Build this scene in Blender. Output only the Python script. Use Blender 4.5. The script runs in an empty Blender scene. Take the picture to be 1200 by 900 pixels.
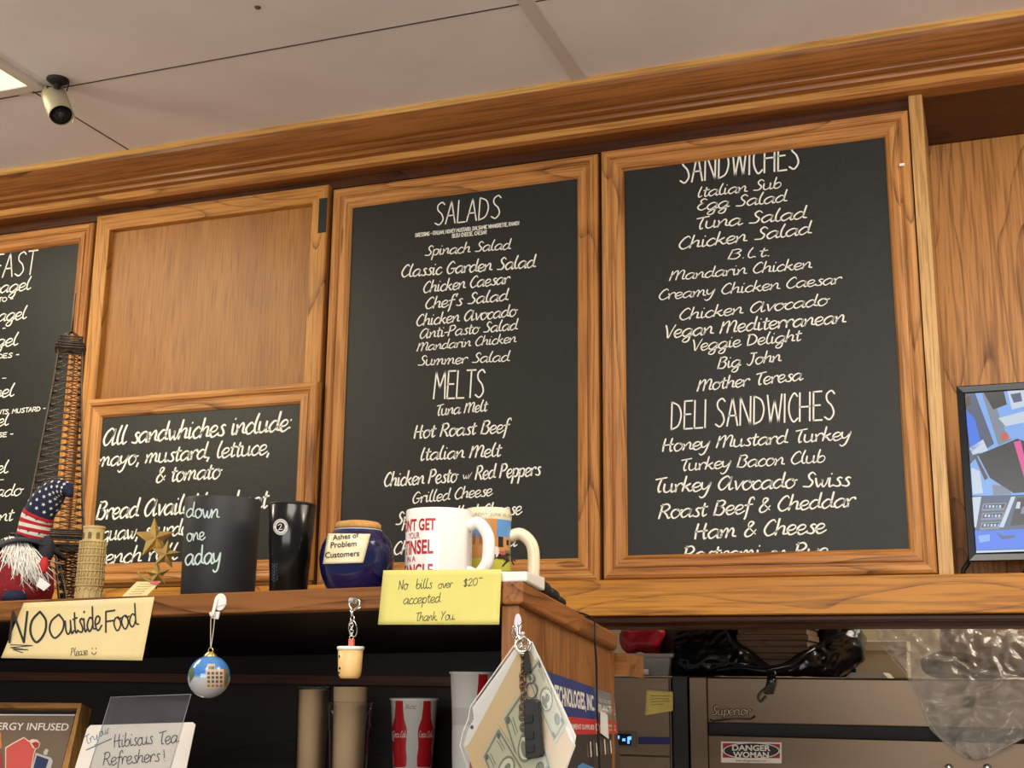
import bpy, math, random
from math import sin, cos, tan, pi, radians, sqrt, atan2
from mathutils import Vector as V, Matrix, noise as mnoise
S = bpy.context.scene
COL = S.collection
random.seed(7)

# ------------------------------------------------------------------ camera
FPX = 1489.9
YAW, PIT, ROL = radians(-20.509), radians(12.913), radians(.577)
CAM = V((0, 0, 1.45))
Fw = V((sin(YAW)*cos(PIT), cos(YAW)*cos(PIT), sin(PIT)))
R0 = V((cos(YAW), -sin(YAW), 0)); U0 = R0.cross(Fw)
Rr = R0*cos(ROL) + U0*sin(ROL); Ur = -R0*sin(ROL) + U0*cos(ROL)
cam = bpy.data.cameras.new('camera'); camo = bpy.data.objects.new('camera', cam); COL.objects.link(camo)
cam.sensor_width = 36; cam.lens = FPX/1200*36; cam.clip_start = .02
M = Matrix((Rr, Ur, -Fw)).transposed().to_4x4(); M.translation = CAM
camo.matrix_world = M
S.camera = camo

# ------------------------------------------------------------------ world, lamps, exposure
S.view_settings.view_transform = 'Standard'; S.view_settings.look = 'None'
S.view_settings.gamma = 1; S.view_settings.use_curve_mapping = False
S.view_settings.exposure = 0.0
w = bpy.data.worlds.new('world'); S.world = w; w.use_nodes = True
w.node_tree.nodes['Background'].inputs[0].default_value = (1.0, .96, .92, 1)
w.node_tree.nodes['Background'].inputs[1].default_value = .22
CEIL = 2.955
def area(name, loc, sx, sy, power, col, rot=(0, 0, 0)):
    l = bpy.data.lights.new(name, 'AREA'); l.shape = 'RECTANGLE'; l.size = sx; l.size_y = sy
    l.energy = power; l.color = col
    o = bpy.data.objects.new(name, l); COL.objects.link(o); o.location = loc; o.rotation_euler = rot
    return o
# fluorescent ceiling fixtures of the room: the one at the picture's left edge and the next ones along the grid
area('ceiling_lamp', (-2.86, 1.86, CEIL-.02), 1.12, 1.12, 26, (1.0, .90, .70))
area('ceiling_lamp', (1.05, 1.86, CEIL-.02), 1.12, 1.12, 26, (1.0, .90, .72))
area('ceiling_lamp', (-.24, .1, CEIL-.02), 1.12, 1.12, 44, (1.0, .92, .80))
def point_fill(loc, r, power, col):
    l = bpy.data.lights.new('side_fill', 'POINT'); l.shadow_soft_size = r; l.energy = power; l.color = col
    o = bpy.data.objects.new('side_fill', l); COL.objects.link(o); o.location = loc
point_fill((-3.1, 1.35, 2.62), .14, 30, (1.0, .88, .64)); point_fill((1.0, 1.7, 2.62), .14, 26, (1.0, .88, .66))  # unseen point lamps added to throw sideways light on crown and ceiling
# soft frontal fill added behind the camera, as from an unseen shop window
area('front_fill', (-.3, -4.0, 2.1), 4.2, 1.9, 150, (1.0, .97, .93), (radians(90), 0, 0))
area('kitchen_lamp', (1.2, 5.5, CEIL-.1), 1.2, .6, 16, (1.0, .88, .70))  # second kitchen light, added to brighten the back wall
area('kitchen_lamp', (.75, 4.2, CEIL-.15), 1.2, .5, 30, (1.0, .88, .70))

# ------------------------------------------------------------------ materials
MATS = {}
def mat(name, col, rough=.5, metal=0, spec=.5, emit=None, estr=1, trans=0, ior=1.45, alpha=1, coat=0):
    if name in MATS: return MATS[name]
    m = bpy.data.materials.new(name); m.use_nodes = True
    b = m.node_tree.nodes['Principled BSDF']
    b.inputs['Base Color'].default_value = (*col, 1); b.inputs['Roughness'].default_value = rough
    b.inputs['Metallic'].default_value = metal; b.inputs['Specular IOR Level'].default_value = spec
    b.inputs['Transmission Weight'].default_value = trans; b.inputs['IOR'].default_value = ior
    b.inputs['Alpha'].default_value = alpha; b.inputs['Coat Weight'].default_value = coat
    if emit: b.inputs['Emission Color'].default_value = (*emit, 1); b.inputs['Emission Strength'].default_value = estr
    MATS[name] = m; return m
def srgb(*c):
    return tuple(((x/255)/12.92 if x/255 <= .04045 else ((x/255+.055)/1.055)**2.4) for x in c)
def nd(m, t): return m.node_tree.nodes.new(t)
def lk(m, a, b): m.node_tree.links.new(a, b)
def math_node(m, op, a=None, b=None):
    n = nd(m, 'ShaderNodeMath'); n.operation = op
    for i, x in enumerate((a, b)):
        if x is None: continue
        if isinstance(x, (int, float)): n.inputs[i].default_value = x
        else: lk(m, x, n.inputs[i])
    return n.outputs[0]
def ramp(m, fac, stops):
    r = nd(m, 'ShaderNodeValToRGB'); e = r.color_ramp.elements
    while len(e) < len(stops): e.new(.5)
    for k, (p, c) in enumerate(stops): e[k].position = p; e[k].color = (*c, 1)
    lk(m, fac, r.inputs[0]); return r
def oak(name, axis, light, dark, pore, rough=.38, cath=1.0, sc=1.0):
    """varnished oak whose grain runs along the given axis; fine pores and cathedral lines"""
    if name in MATS: return MATS[name]
    m = mat(name, light, rough, spec=.32); b = m.node_tree.nodes['Principled BSDF']
    tc = nd(m, 'ShaderNodeTexCoord'); oi = nd(m, 'ShaderNodeObjectInfo')
    off = nd(m, 'ShaderNodeVectorMath'); off.operation = 'SCALE'; off.inputs[0].default_value = (3.1, 7.7, 5.3)
    lk(m, oi.outputs['Random'], off.inputs['Scale'])
    add = nd(m, 'ShaderNodeVectorMath'); add.operation = 'ADD'
    lk(m, tc.outputs['Object'], add.inputs[0]); lk(m, off.outputs[0], add.inputs[1])
    def mapped(al, ac):
        mp = nd(m, 'ShaderNodeMapping'); s = [ac]*3; s['xyz'.index(axis)] = al
        mp.inputs['Scale'].default_value = s; lk(m, add.outputs[0], mp.inputs['Vector']); return mp.outputs[0]
    def nz(vec, scale, det, rg=.5):
        n = nd(m, 'ShaderNodeTexNoise'); n.inputs['Scale'].default_value = scale; n.inputs['Detail'].default_value = det
        n.inputs['Roughness'].default_value = rg; lk(m, vec, n.inputs['Vector']); return n.outputs[0]
    tone = nz(mapped(1.2*sc, 9*sc), 1.0, 3)
    big = nz(mapped(1.0*sc, 5.5*sc), 1.0, 1.5)
    rings = math_node(m, 'FRACT', math_node(m, 'MULTIPLY', big, 13*cath))
    line = ramp(m, rings, [(0, (0, 0, 0)), (.02, (1,)*3), (.075, (.45,)*3), (.2, (0, 0, 0))])
    fib = nz(mapped(5*sc, 150*sc), 1.0, 2)
    fibr = ramp(m, fib, [(.46, (0, 0, 0)), (.66, (1, 1, 1))])
    brk = nz(mapped(10*sc, 160*sc), 1.0, 1)
    brkr = ramp(m, brk, [(.35, (.35,)*3), (.6, (1, 1, 1))])
    base = ramp(m, tone, [(.3, dark), (.68, light)])
    def mix(fac, a, col, k):
        x = nd(m, 'ShaderNodeMix'); x.data_type = 'RGBA'
        lk(m, math_node(m, 'MULTIPLY', fac, k), x.inputs[0]); lk(m, a, x.inputs[6]); x.inputs[7].default_value = (*col, 1)
        return x.outputs[2]
    c = mix(fibr.outputs[0], base.outputs[0], pore, .5)
    c = mix(math_node(m, 'MULTIPLY', line.outputs[0], brkr.outputs[0]), c, pore, .9)
    lk(m, c, b.inputs['Base Color'])
    bp = nd(m, 'ShaderNodeBump'); bp.inputs['Strength'].default_value = .12; bp.inputs['Distance'].default_value = .002
    lk(m, fib, bp.inputs['Height']); lk(m, bp.outputs[0], b.inputs['Normal'])
    return m
OL, OD, OP = srgb(198, 140, 70), srgb(168, 108, 46), srgb(84, 46, 18)
oak_x = oak('oak_along_x', 'x', OL, OD, OP); oak_z = oak('oak_along_z', 'z', OL, OD, OP); oak_y = oak('oak_along_y', 'y', OL, OD, OP)
ply_z = oak('oak_veneer', 'z', srgb(166, 113, 57), srgb(146, 96, 46), srgb(96, 58, 26), cath=.08, sc=1.5)
rec_z = oak('oak_recess', 'z', srgb(205, 150, 90), srgb(185, 128, 70), srgb(90, 50, 22), cath=.9)
led_x = oak('oak_ledge', 'x', srgb(198, 138, 54), srgb(174, 112, 36), srgb(96, 54, 16), cath=.7)
crn_x = oak('oak_crown', 'x', srgb(160, 102, 50), srgb(132, 80, 36), srgb(80, 42, 18), rough=.28, cath=.12)
she_x = oak('oak_shelf_front', 'x', srgb(150, 98, 52), srgb(122, 76, 38), srgb(66, 36, 16), cath=.5)
she_y = oak('oak_shelf_side', 'y', srgb(165, 106, 55), srgb(138, 84, 42), srgb(70, 38, 16), cath=.7)
she_z = oak('oak_shelf_panel', 'z', srgb(160, 108, 60), srgb(136, 86, 44), srgb(76, 42, 18), cath=.9)
drk_x = oak('shaded_wood', 'x', srgb(34, 21, 14), srgb(24, 15, 10), srgb(10, 6, 4), rough=.55, cath=.3)  # shade inside the shelf unit put into a near-black wood colour
red_x = oak('red_brown_wood', 'x', srgb(88, 48, 26), srgb(64, 34, 18), srgb(30, 14, 8), cath=.3)
def speck(name, col, rough=.5, amp=.15, scale=30, spec=.5, metal=0, bump=0, stretch=None):
    """plain colour with a soft mottling of its own"""
    if name in MATS: return MATS[name]
    m = mat(name, col, rough, metal, spec); b = m.node_tree.nodes['Principled BSDF']
    tc = nd(m, 'ShaderNodeTexCoord'); mp = nd(m, 'ShaderNodeMapping'); lk(m, tc.outputs['Object'], mp.inputs['Vector'])
    if stretch: mp.inputs['Scale'].default_value = stretch
    n = nd(m, 'ShaderNodeTexNoise'); n.inputs['Scale'].default_value = scale; n.inputs['Detail'].default_value = 4
    lk(m, mp.outputs[0], n.inputs['Vector'])
    r = ramp(m, n.outputs[0], [(.3, tuple(x*(1-amp) for x in col)), (.7, tuple(min(1, x*(1+amp)) for x in col))])
    lk(m, r.outputs[0], b.inputs['Base Color'])
    if bump:
        bp = nd(m, 'ShaderNodeBump'); bp.inputs['Strength'].default_value = bump; bp.inputs['Distance'].default_value = .002
        lk(m, n.outputs[0], bp.inputs['Height']); lk(m, bp.outputs[0], b.inputs['Normal'])
    return m
chalkboard = speck('chalkboard_black', srgb(31, 31, 28), .45, .10, 60, .4, bump=.25)
paint = mat('white_paint_marker', srgb(236, 234, 226), .6)
ceil_m = speck('ceiling_tile', srgb(228, 224, 230), .8, .05, 4)
grid_m = mat('ceiling_grid', srgb(206, 198, 194), .6)
black = mat('black_matte', srgb(20, 20, 20), .6)
blackg = mat('black_gloss', srgb(16, 16, 17), .18)
white_p = mat('white_plastic', srgb(235, 233, 228), .35)
steel = speck('brushed_steel', srgb(112, 96, 80), .36, .07, 12, metal=1, stretch=(1, 1, 60))
chrome = mat('chrome', srgb(215, 212, 205), .15, 1)

def film(name, tint, clear=.9, bump=0, scale=30, rough=.06, body=0):
    """thin clear plastic: you look through it, it mirrors at a slant; body = share of milky plastic"""
    if name in MATS: return MATS[name]
    m = bpy.data.materials.new(name); m.use_nodes = True; nt = m.node_tree; nt.nodes.clear()
    out = nd(m, 'ShaderNodeOutputMaterial'); tr = nd(m, 'ShaderNodeBsdfTransparent'); gl = nd(m, 'ShaderNodeBsdfGlossy'); df = nd(m, 'ShaderNodeBsdfDiffuse')
    tr.inputs[0].default_value = (clear, clear, clear, 1); gl.inputs['Roughness'].default_value = rough; df.inputs[0].default_value = (*tint, 1)
    fr = nd(m, 'ShaderNodeFresnel'); fr.inputs[0].default_value = 1.45
    m1 = nd(m, 'ShaderNodeMixShader'); m2 = nd(m, 'ShaderNodeMixShader'); m1.inputs[0].default_value = body
    lk(m, tr.outputs[0], m1.inputs[1]); lk(m, df.outputs[0], m1.inputs[2])
    lk(m, fr.outputs[0], m2.inputs[0]); lk(m, m1.outputs[0], m2.inputs[1]); lk(m, gl.outputs[0], m2.inputs[2]); lk(m, m2.outputs[0], out.inputs[0])
    if bump:
        n = nd(m, 'ShaderNodeTexNoise'); n.inputs['Scale'].default_value = scale; n.inputs['Detail'].default_value = 3; n.inputs['Distortion'].default_value = 1.2
        tc = nd(m, 'ShaderNodeTexCoord'); lk(m, tc.outputs['Object'], n.inputs['Vector'])
        bp = nd(m, 'ShaderNodeBump'); bp.inputs['Strength'].default_value = bump; bp.inputs['Distance'].default_value = .02
        lk(m, n.outputs[0], bp.inputs['Height'])
        for q in (gl, df, fr): lk(m, bp.outputs[0], q.inputs['Normal'])
    MATS[name] = m; return m

# ------------------------------------------------------------------ mesh helpers
class MB:
    def __init__(s): s.v = []; s.f = []; s.m = []; s.sm = []
    def add(s, vs, fs, mi=0, smooth=False):
        o = len(s.v); s.v += [V(p) for p in vs]
        for f in fs: s.f.append(tuple(o+i for i in f)); s.m.append(mi); s.sm.append(smooth)
        return s
    def hexa(s, p, mi=0):      # p: bottom 4 then top 4, same order
        return s.add(p, [(3, 2, 1, 0), (4, 5, 6, 7), (0, 1, 5, 4), (1, 2, 6, 5), (2, 3, 7, 6), (3, 0, 4, 7)], mi)
    def box(s, x0, x1, y0, y1, z0, z1, mi=0):
        return s.hexa([(x0, y0, z0), (x1, y0, z0), (x1, y1, z0), (x0, y1, z0), (x0, y0, z1), (x1, y0, z1), (x1, y1, z1), (x0, y1, z1)], mi)
    def loft(s, rings, mi=0, closed=True, caps=True, smooth=True):
        n = len(rings[0]); vs = [p for r in rings for p in r]; fs = []
        for i in range(len(rings)-1):
            for j in range(n if closed else n-1):
                k = (j+1) % n; fs.append((i*n+j, i*n+k, (i+1)*n+k, (i+1)*n+j))
        if caps: fs += [tuple(reversed(range(n))), tuple((len(rings)-1)*n+j for j in range(n))]
        return s.add(vs, fs, mi, smooth)
    def tube(s, path, r, seg=8, mi=0, caps=True, closed=False):
        P = [V(p) for p in path]; n = len(P); R = r if isinstance(r, (list, tuple)) else [r]*n
        rings = []; prev = None
        for i in range(n):
            a = P[i-1] if (i or closed) else P[i]; b = P[(i+1) % n] if (i < n-1 or closed) else P[i]
            t = (b-a); t = t.normalized() if t.length > 1e-9 else V((0, 0, 1))
            u = prev - t*prev.dot(t) if prev else (V((0, 0, 1)).cross(t) if abs(t.z) < .9 else V((1, 0, 0)).cross(t))
            if u.length < 1e-6: u = V((1, 0, 0)).cross(t)
            u.normalize(); prev = u; w2 = t.cross(u)
            rings.append([P[i] + (u*cos(2*pi*k/seg) + w2*sin(2*pi*k/seg))*R[i] for k in range(seg)])
        if closed: rings.append(rings[0])
        return s.loft(rings, mi, caps=caps and not closed)
    def lathe(s, prof, c=(0, 0, 0), seg=40, mi=0, ax=None, smooth=True, caps=False, a0=0, a1=2*pi):
        """prof: (radius, height); ax: 3x3 of x, y, up axes"""
        c = V(c); X, Y, Z = ax if ax else (V((1, 0, 0)), V((0, 1, 0)), V((0, 0, 1)))
        full = abs(a1-a0-2*pi) < 1e-6; n = seg if full else seg+1
        rings = [[c + (X*cos(a0+(a1-a0)*k/seg) + Y*sin(a0+(a1-a0)*k/seg))*r + Z*h for k in range(n)] for r, h in prof]
        return s.loft(rings, mi, closed=full, caps=caps, smooth=smooth)
    def grid(s, fn, nu, nv, mi=0, smooth=True):
        vs = [fn(i/nu, j/nv) for j in range(nv+1) for i in range(nu+1)]
        fs = [(j*(nu+1)+i, j*(nu+1)+i+1, (j+1)*(nu+1)+i+1, (j+1)*(nu+1)+i) for j in range(nv) for i in range(nu)]
        return s.add(vs, fs, mi, smooth)
    def prism(s, poly, ext, mi=0):
        n = len(poly); e = V(ext); vs = [V(p) for p in poly] + [V(p)+e for p in poly]
        fs = [tuple(range(n)), tuple(reversed(range(n, 2*n)))] + [(i, n+i, n+(i+1) % n, (i+1) % n) for i in range(n)]
        return s.add(vs, fs, mi)
    def build(s, name, mats, parent=None, bevel=0, solid=0, loc=None):
        base = V(parent.location) if parent else V(loc) if loc else V((0, 0, 0))
        inv = None
        if parent and parent.parent: base = V((0, 0, 0)); inv = parent.matrix_world
        me = bpy.data.meshes.new(name)
        gp = V((0, 0, 0))
        q = parent
        while q: gp += V(q.location); q = q.parent
        if not parent: gp = base
        me.from_pydata([tuple(p-gp) for p in s.v], [], s.f)
        for m in (mats if isinstance(mats, (list, tuple)) else [mats]): me.materials.append(m)
        me.polygons.foreach_set('material_index', s.m); me.polygons.foreach_set('use_smooth', s.sm)
        me.validate(); me.update()
        o = bpy.data.objects.new(name, me); COL.objects.link(o)
        if parent: o.parent = parent
        elif loc: o.location = loc
        if bevel:
            b = o.modifiers.new('bevel', 'BEVEL'); b.width = bevel; b.segments = 2; b.limit_method = 'ANGLE'
        if solid:
            b = o.modifiers.new('solid', 'SOLIDIFY'); b.thickness = solid; b.offset = 0
        return o
def tag(o, label, cat, group=None):
    o['label'] = label; o['category'] = cat
    if group: o['group'] = group
    return o
def thing(name, loc, label, cat, group=None):
    o = bpy.data.objects.new(name, None); COL.objects.link(o); o.location = loc; o.empty_display_size = .05
    return tag(o, label, cat, group)
def struct(o): o['kind'] = 'structure'; return o
def smooth_path(pts, n=6, closed=False):
    P = [V(p) for p in pts]; L = len(P); out = []
    rng = range(L if closed else L-1)
    for i in rng:
        p1, p2 = P[i], P[(i+1) % L]
        p0 = P[i-1] if (i or closed) else p1*2-p2; p3 = P[(i+2) % L] if (i+2 < L or closed) else p2*2-p1
        for k in range(n):
            t = k/n; out.append(.5*((2*p1) + (p2-p0)*t + (2*p0-5*p1+4*p2-p3)*t*t + (3*p1-p0-3*p2+p3)*t**3))
    if not closed: out.append(P[-1])
    return out
# places: where the sight line of a photo pixel meets a real plane of the room
def ray(x, y): return Fw + Rr*((x-600)/FPX) - Ur*((y-450)/FPX)
def aty(x, y, Y): d = ray(x, y); return CAM + d*(Y/d.y)
def atz(x, y, Z): d = ray(x, y); return CAM + d*((Z-CAM.z)/d.z)
def atx(x, y, X): d = ray(x, y); return CAM + d*(X/d.x)

# ------------------------------------------------------------------ hand lettering: single stroke alphabets (tenths of the x-height)
def G(s):
    adv, *st = s.split('|')
    return float(adv), [[tuple(float(q) for q in p.split(',')) for p in t.split()] for t in st]
SCRIPT = {k: G(v) for k, v in {
'a': '11|9,8 6,10 2,8 0,4 2,0 5,1 8,5 9,9|9,9 8,3 9,0 12,2',
'b': '9|2,18 1,10 1,2 4,0 7,2 8,6 6,9 3,8 1,5',
'c': '8|7,8 5,10 2,8 0,4 2,0 5,0 8,3',
'd': '11|8,8 5,10 2,8 0,4 2,0 5,1 8,5|9,18 8,8 8,2 11,1',
'e': '8.5|0,4 5,5 7,8 5,10 2,9 0,5 2,0 5,0 9,3',
'f': '7|8,15 7,18 4,16 3,6 2,-4 1,-7|0,9 7,10',
'g': '11|9,8 6,10 2,8 0,4 2,0 5,1 8,5 9,9|9,9 8,0 7,-6 4,-8 1,-6 4,-2 11,2',
'h': '10|2,18 1,8 0,0|0,3 4,9 7,9 7,4 7,1 10,1',
'i': '5|1,10 1,3 2,0 5,2|2,14 2.4,15',
'j': '5|3,10 3,-3 1,-7 -2,-6|4,14 4.4,15',
'k': '9.5|2,18 1,8 0,0|7,9 2,5 4,4 7,0 10,2',
'l': '5.5|3,18 1,10 1,3 3,0 6,2',
'm': '14.5|0,9 1,5 0,0|1,4 4,10 6,8 5,0|6,4 9,10 11,8 11,2 14,1',
'n': '10|0,9 1,5 0,0|1,4 5,10 7,8 7,2 10,1',
'o': '9.5|5,10 2,9 0,5 2,0 5,0 8,4 7,9 5,10 7,8 10,9',
'p': '9.5|1,10 1,0 0,-8|1,6 4,10 8,8 7,2 4,0 1,3',
'q': '10|9,8 6,10 2,8 0,4 2,0 5,1 8,5 9,9|9,9 8,0 7,-8',
'r': '7.5|0,9 1,5 1,0|1,4 3,9 6,10 7,8',
's': '7.5|7,9 5,10 3,8 5,5 6,2 4,0 0,1',
't': '6.5|3,15 2,5 3,0 6,2|0,10 6,11',
'u': '10.5|0,10 0,3 2,0 5,1 7,5|7,10 7,3 8,0 11,2',
'v': '8|0,10 1,9 3,0 5,4 8,10',
'w': '11.5|0,10 1,5 3,0 5,4 6,8|6,8 6,3 8,0 10,4 11,10',
'x': '8|0,10 4,5 8,0|8,10 4,5 0,0',
'y': '9.5|0,10 0,5 2,2 5,4 8,10|8,10 6,0 4,-6 1,-8 -1,-6',
'z': '8|0,10 7,10|7,10 0,0|0,0 8,0',
'A': '14.5|10,13 7,16 2,12 0,5 3,0 7,3 10,10 11,15|11,15 10,5 11,0 14,2',
'B': '11|2,17 1,8 0,0|1,15 6,17 9,14 6,10 2,9|2,9 7,9 9,5 6,0 0,1',
'C': '10|9,14 7,17 3,14 0,6 3,0 7,1 10,4',
'D': '12|2,17 1,8 1,0|0,16 6,16 10,10 8,3 1,0',
'E': '9.5|8,15 5,17 2,14 4,10 6,10 2,9 0,4 4,0 9,3',
'F': '9|2,17 1,8 1,0|1,16 9,17|1,9 7,10',
'G': '11.5|9,14 6,17 2,13 0,6 3,0 8,2 9,7|5,7 11,7',
'H': '12.5|2,17 1,8 1,0|9,17 8,8 9,0 11,1|0,8 11,9',
'I': '6|3,17 1,6 2,0 5,2',
'J': '10|7,17 6,4 3,-1 0,2|3,17 10,17',
'L': '9|2,17 1,5 1,0 8,1',
'M': '17.5|2,15 1,6 0,0|1,7 6,15 8,13 7,0|8,7 12,15 15,13 14,2 17,1',
'N': '12|1,0 2,8 2,16|2,16 9,0|9,0 10,17',
'O': '12|6,17 1,12 1,3 5,0 10,4 10,13 6,17',
'P': '10.5|2,17 1,8 0,0|0,15 6,17 9,13 6,9 1,8',
'Q': '13|6,17 1,12 1,3 5,0 10,4 10,13 6,17|6,4 12,-2',
'R': '11.5|2,17 1,8 0,0|0,15 6,17 9,13 6,9 1,8|4,8 7,4 9,0 11,1',
'S': '10.5|10,14 7,17 4,14 5,10 8,6 6,1 0,1',
'T': '9.5|0,15 5,16 11,17|6,16 4,6 5,0 7,1',
'U': '12|1,17 1,4 5,0 10,5 10,17', 'V': '10|0,17 2,10 4,0 7,9 10,17',
'W': '15|0,17 3,0|3,0 7,12|7,12 10,0|10,0 14,17', 'Y': '10|0,17 4,9|9,17 4,9 1,0', 'K': '11|2,17 1,0|9,16 2,8 9,0',
'&': '11|10,2 3,11 4,16 7,14 1,5 2,0 6,1 10,7', "'": '3|2,18 1,14', '.': '4|1,0 1.6,.6', ',': '4|2,1 1,-3', ':': '4|1,2 1.6,3|1,9 1.6,10', '-': '6|0,6 5,6.5',
'!': '5|3,17 2,5|1.6,0 2,.8', '/': '5|0,-1 5,14', '$': '9|7,13 4,15 1,12 4,8 7,4 4,1 0,3|4,17 3,-1|5.5,17 4.5,-1', '2': '9|0,12 4,16 7,13 4,6 0,0|0,0 8,1', '0': '9|4,16 0,10 1,2 4,0 8,6 7,14 4,16',
'1': '5|1,14 3,16|3,16 2,0', '6': '9|6,16 1,9 0,3 3,0 7,3 5,8 1,5', ' ': '6.5'}.items()}
CAPS = {k: G(v) for k, v in {
'A': '6|0,0 2.4,10|2.4,10 4.8,0|.8,3.6 4,3.6', 'B': '5.5|0,0 0,10|0,10 3,9.5 3.6,7.5 2.5,5.4 0,5|0,5 3,4.6 4,2.5 3,.4 0,0', 'C': '5|4,8.8 2.4,10 .4,7 .4,3 2.2,0 4.2,1.2',
'D': '6|0,0 0,10|0,10 3.2,8.4 4.4,5 3.2,1.4 0,0', 'E': '4.8|0,0 0,10|0,10 3.6,10|0,5.2 3,5.2|0,0 3.8,0', 'F': '4.6|0,0 0,10|0,10 3.6,10|0,5.2 3,5.2', 'G': '6|4.2,8.6 2.4,10 .4,7 .4,3 2.2,0 4.4,1.6 4.4,4.4|2.6,4.4 4.6,4.4',
'H': '6|0,0 0,10|4.4,0 4.4,10|0,5 4.4,5', 'I': '2|.3,0 .3,10', 'J': '4|3,10 3,2 1.6,0 0,1.6', 'K': '5.4|0,0 0,10|4.2,10 0,4.6|1,5.6 4.4,0', 'L': '4.6|0,10 0,0|0,0 3.8,0', 'M': '7|0,0 .6,10|.6,10 2.9,4|2.9,4 5.2,10|5.2,10 5.8,0',
'N': '6.2|0,0 0,10|0,10 4.6,0|4.6,0 4.6,10', 'O': '6|2.4,10 .2,7 .2,3 2.4,0 4.6,3 4.6,7 2.4,10', 'P': '5|0,0 0,10|0,10 3,9.5 3.8,7.4 2.8,5 0,4.6', 'Q': '6|2.4,10 .2,7 .2,3 2.4,0 4.6,3 4.6,7 2.4,10|3,2 5,-.5',
'R': '5.4|0,0 0,10|0,10 3,9.5 3.8,7.4 2.8,5 0,4.6|1.6,4.8 4.2,0', 'S': '5.4|4.4,8.8 3,10 1,8.8 1.2,6.6 3.2,4.6 4,2 2.2,0 0,1', 'T': '4.8|2.3,0 2.3,10|0,10 4.6,10', 'U': '6|0,10 .1,3 2.2,0 4.4,3 4.5,10', 'V': '5.6|0,10 2.3,0|2.3,0 4.6,10',
'W': '7.4|0,10 1.4,0|1.4,0 3.2,8|3.2,8 5,0|5,0 6.4,10', 'X': '5.2|0,0 4.2,10|0,10 4.2,0', 'Y': '5|0,10 2,5|4.2,10 2,5 2,0', 'Z': '5|0,10 4,10|4,10 0,0|0,0 4,0',
',': '2|.6,.6 .2,-1', '-': '3.6|.2,5 3,5', ':': '2|.4,1 .5,1.6|.4,6 .5,6.6', ' ': '3', '.': '2|.4,0 .5,.5', "'": '2|.6,10 .4,8'}.items()}
rl = random.Random(5)
def strokes_of(text, font, slant, track=0):
    out = []; x = 0
    for ch in text:
        if ch not in font: x += 6; continue
        adv, st = font[ch]
        dy = rl.uniform(-.25, .25) if font is SCRIPT else 0
        for s in st: out.append([(x+px_+slant*py_, py_+dy) for px_, py_ in s])
        x += adv + track
    return out, x-track
def letter(mb, text, place, width, height, font=SCRIPT, slant=.12, pen=.16, mi=0, brush=True, track=0, cap=None):
    """place(u, v) -> point on the surface; u runs 0..width, v up; height = capital height"""
    st, L = strokes_of(text, font, slant, track)
    xs = [p[0] for s in st for p in s]; x0, x1 = min(xs), max(xs)
    kx = width/(x1-x0); ky = height/(cap or (17 if font is SCRIPT else 10)); pw = pen*ky*10*.5 if font is SCRIPT else pen*ky*5
    for s in st:
        P = [V(((p[0]-x0)*kx, p[1]*ky, 0)) for p in s]
        if len(P) > 2: P = smooth_path(P, 6)
        elif (P[1]-P[0]).length > 6*pw: P = [P[0].lerp(P[1], t/3) for t in range(4)]
        n = len(P); vs = []; wid = []
        for i in range(n):
            t = (P[min(i+1, n-1)]-P[max(i-1, 0)]);  t = t.normalized() if t.length > 1e-9 else V((1, 0, 0))
            wd = pw*((1.0 + .35*max(0, -t.y) - .28*max(0, t.y)) if brush else 1)
            e = min(i, n-1-i); wd *= .8 if (e == 0 and n > 4) else 1
            wid.append(wd); nn = V((-t.y, t.x, 0))
            if i == 0: P[0] = P[0]-t*wd*.5
            if i == n-1: P[-1] = P[-1]+t*wd*.5
            vs += [P[i]+nn*wd, P[i]-nn*wd]
        mb.add([place(p.x, p.y) for p in vs], [(2*i, 2*i+1, 2*i+3, 2*i+2) for i in range(n-1)], mi)
def flat_place(a, b, up, off):
    """baseline from a towards b; up = unit vector; off = lift off the surface"""
    d = (b-a).normalized()
    return lambda u, v: a + d*u + up*v + off
def print_text(mb, text, place, width, height, bold=.0, mi=0, shear=0, sub=0):
    """sans printed lettering from the built-in typeface, laid on a surface through place(u, v)"""
    cu = bpy.data.curves.new('t', 'FONT'); cu.body = text; cu.offset = bold; cu.shear = shear; cu.resolution_u = 3
    o = bpy.data.objects.new('t', cu); COL.objects.link(o)
    bpy.context.view_layer.update()
    me = bpy.data.meshes.new_from_object(o.evaluated_get(bpy.context.evaluated_depsgraph_get()))
    xs = [v.co.x for v in me.vertices]; x0, x1 = min(xs), max(xs)
    ys = [v.co.y for v in me.vertices]; hh = .73 if any(c.isupper() or c.isdigit() for c in text) else .55
    kx = width/(x1-x0); ky = height/hh
    mb.add([place((v.co.x-x0)*kx, v.co.y*ky) for v in me.vertices], [tuple(p.vertices) for p in me.polygons], mi)
    bpy.data.objects.remove(o); bpy.data.curves.remove(cu); bpy.data.meshes.remove(me)

# ================================================================== THE SETTING
WY = 3.0            # the plane of the cabinet fronts
# ceiling with its tile seams
SX = [-2.30-1.37*k for k in range(3)][::-1] + [-.92, .45, 1.82]
c = MB(); c.box(-5.2, 3.0, -1.2, 6.4, CEIL, CEIL+.05)
struct(c.build('ceiling', ceil_m))
g = MB()
for x in SX: g.box(x-.002, x+.002, -1.2, 2.9, CEIL-.0012, CEIL+.01)
for y in (1.27, 2.49): g.box(-5.2, 3, y-.002, y+.002, CEIL-.0012, CEIL+.01)
struct(g.build('trim_1', mat('seam_dark', srgb(70, 60, 54), .8)))
g = MB()
g.box(-.925+.004, -.925+.042, -1.2, 2.9, CEIL-.005, CEIL+.01); g.box(-2.345, -2.303, -1.2, 2.488, CEIL-.005, CEIL+.01)
struct(g.build('trim_2', grid_m))
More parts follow.
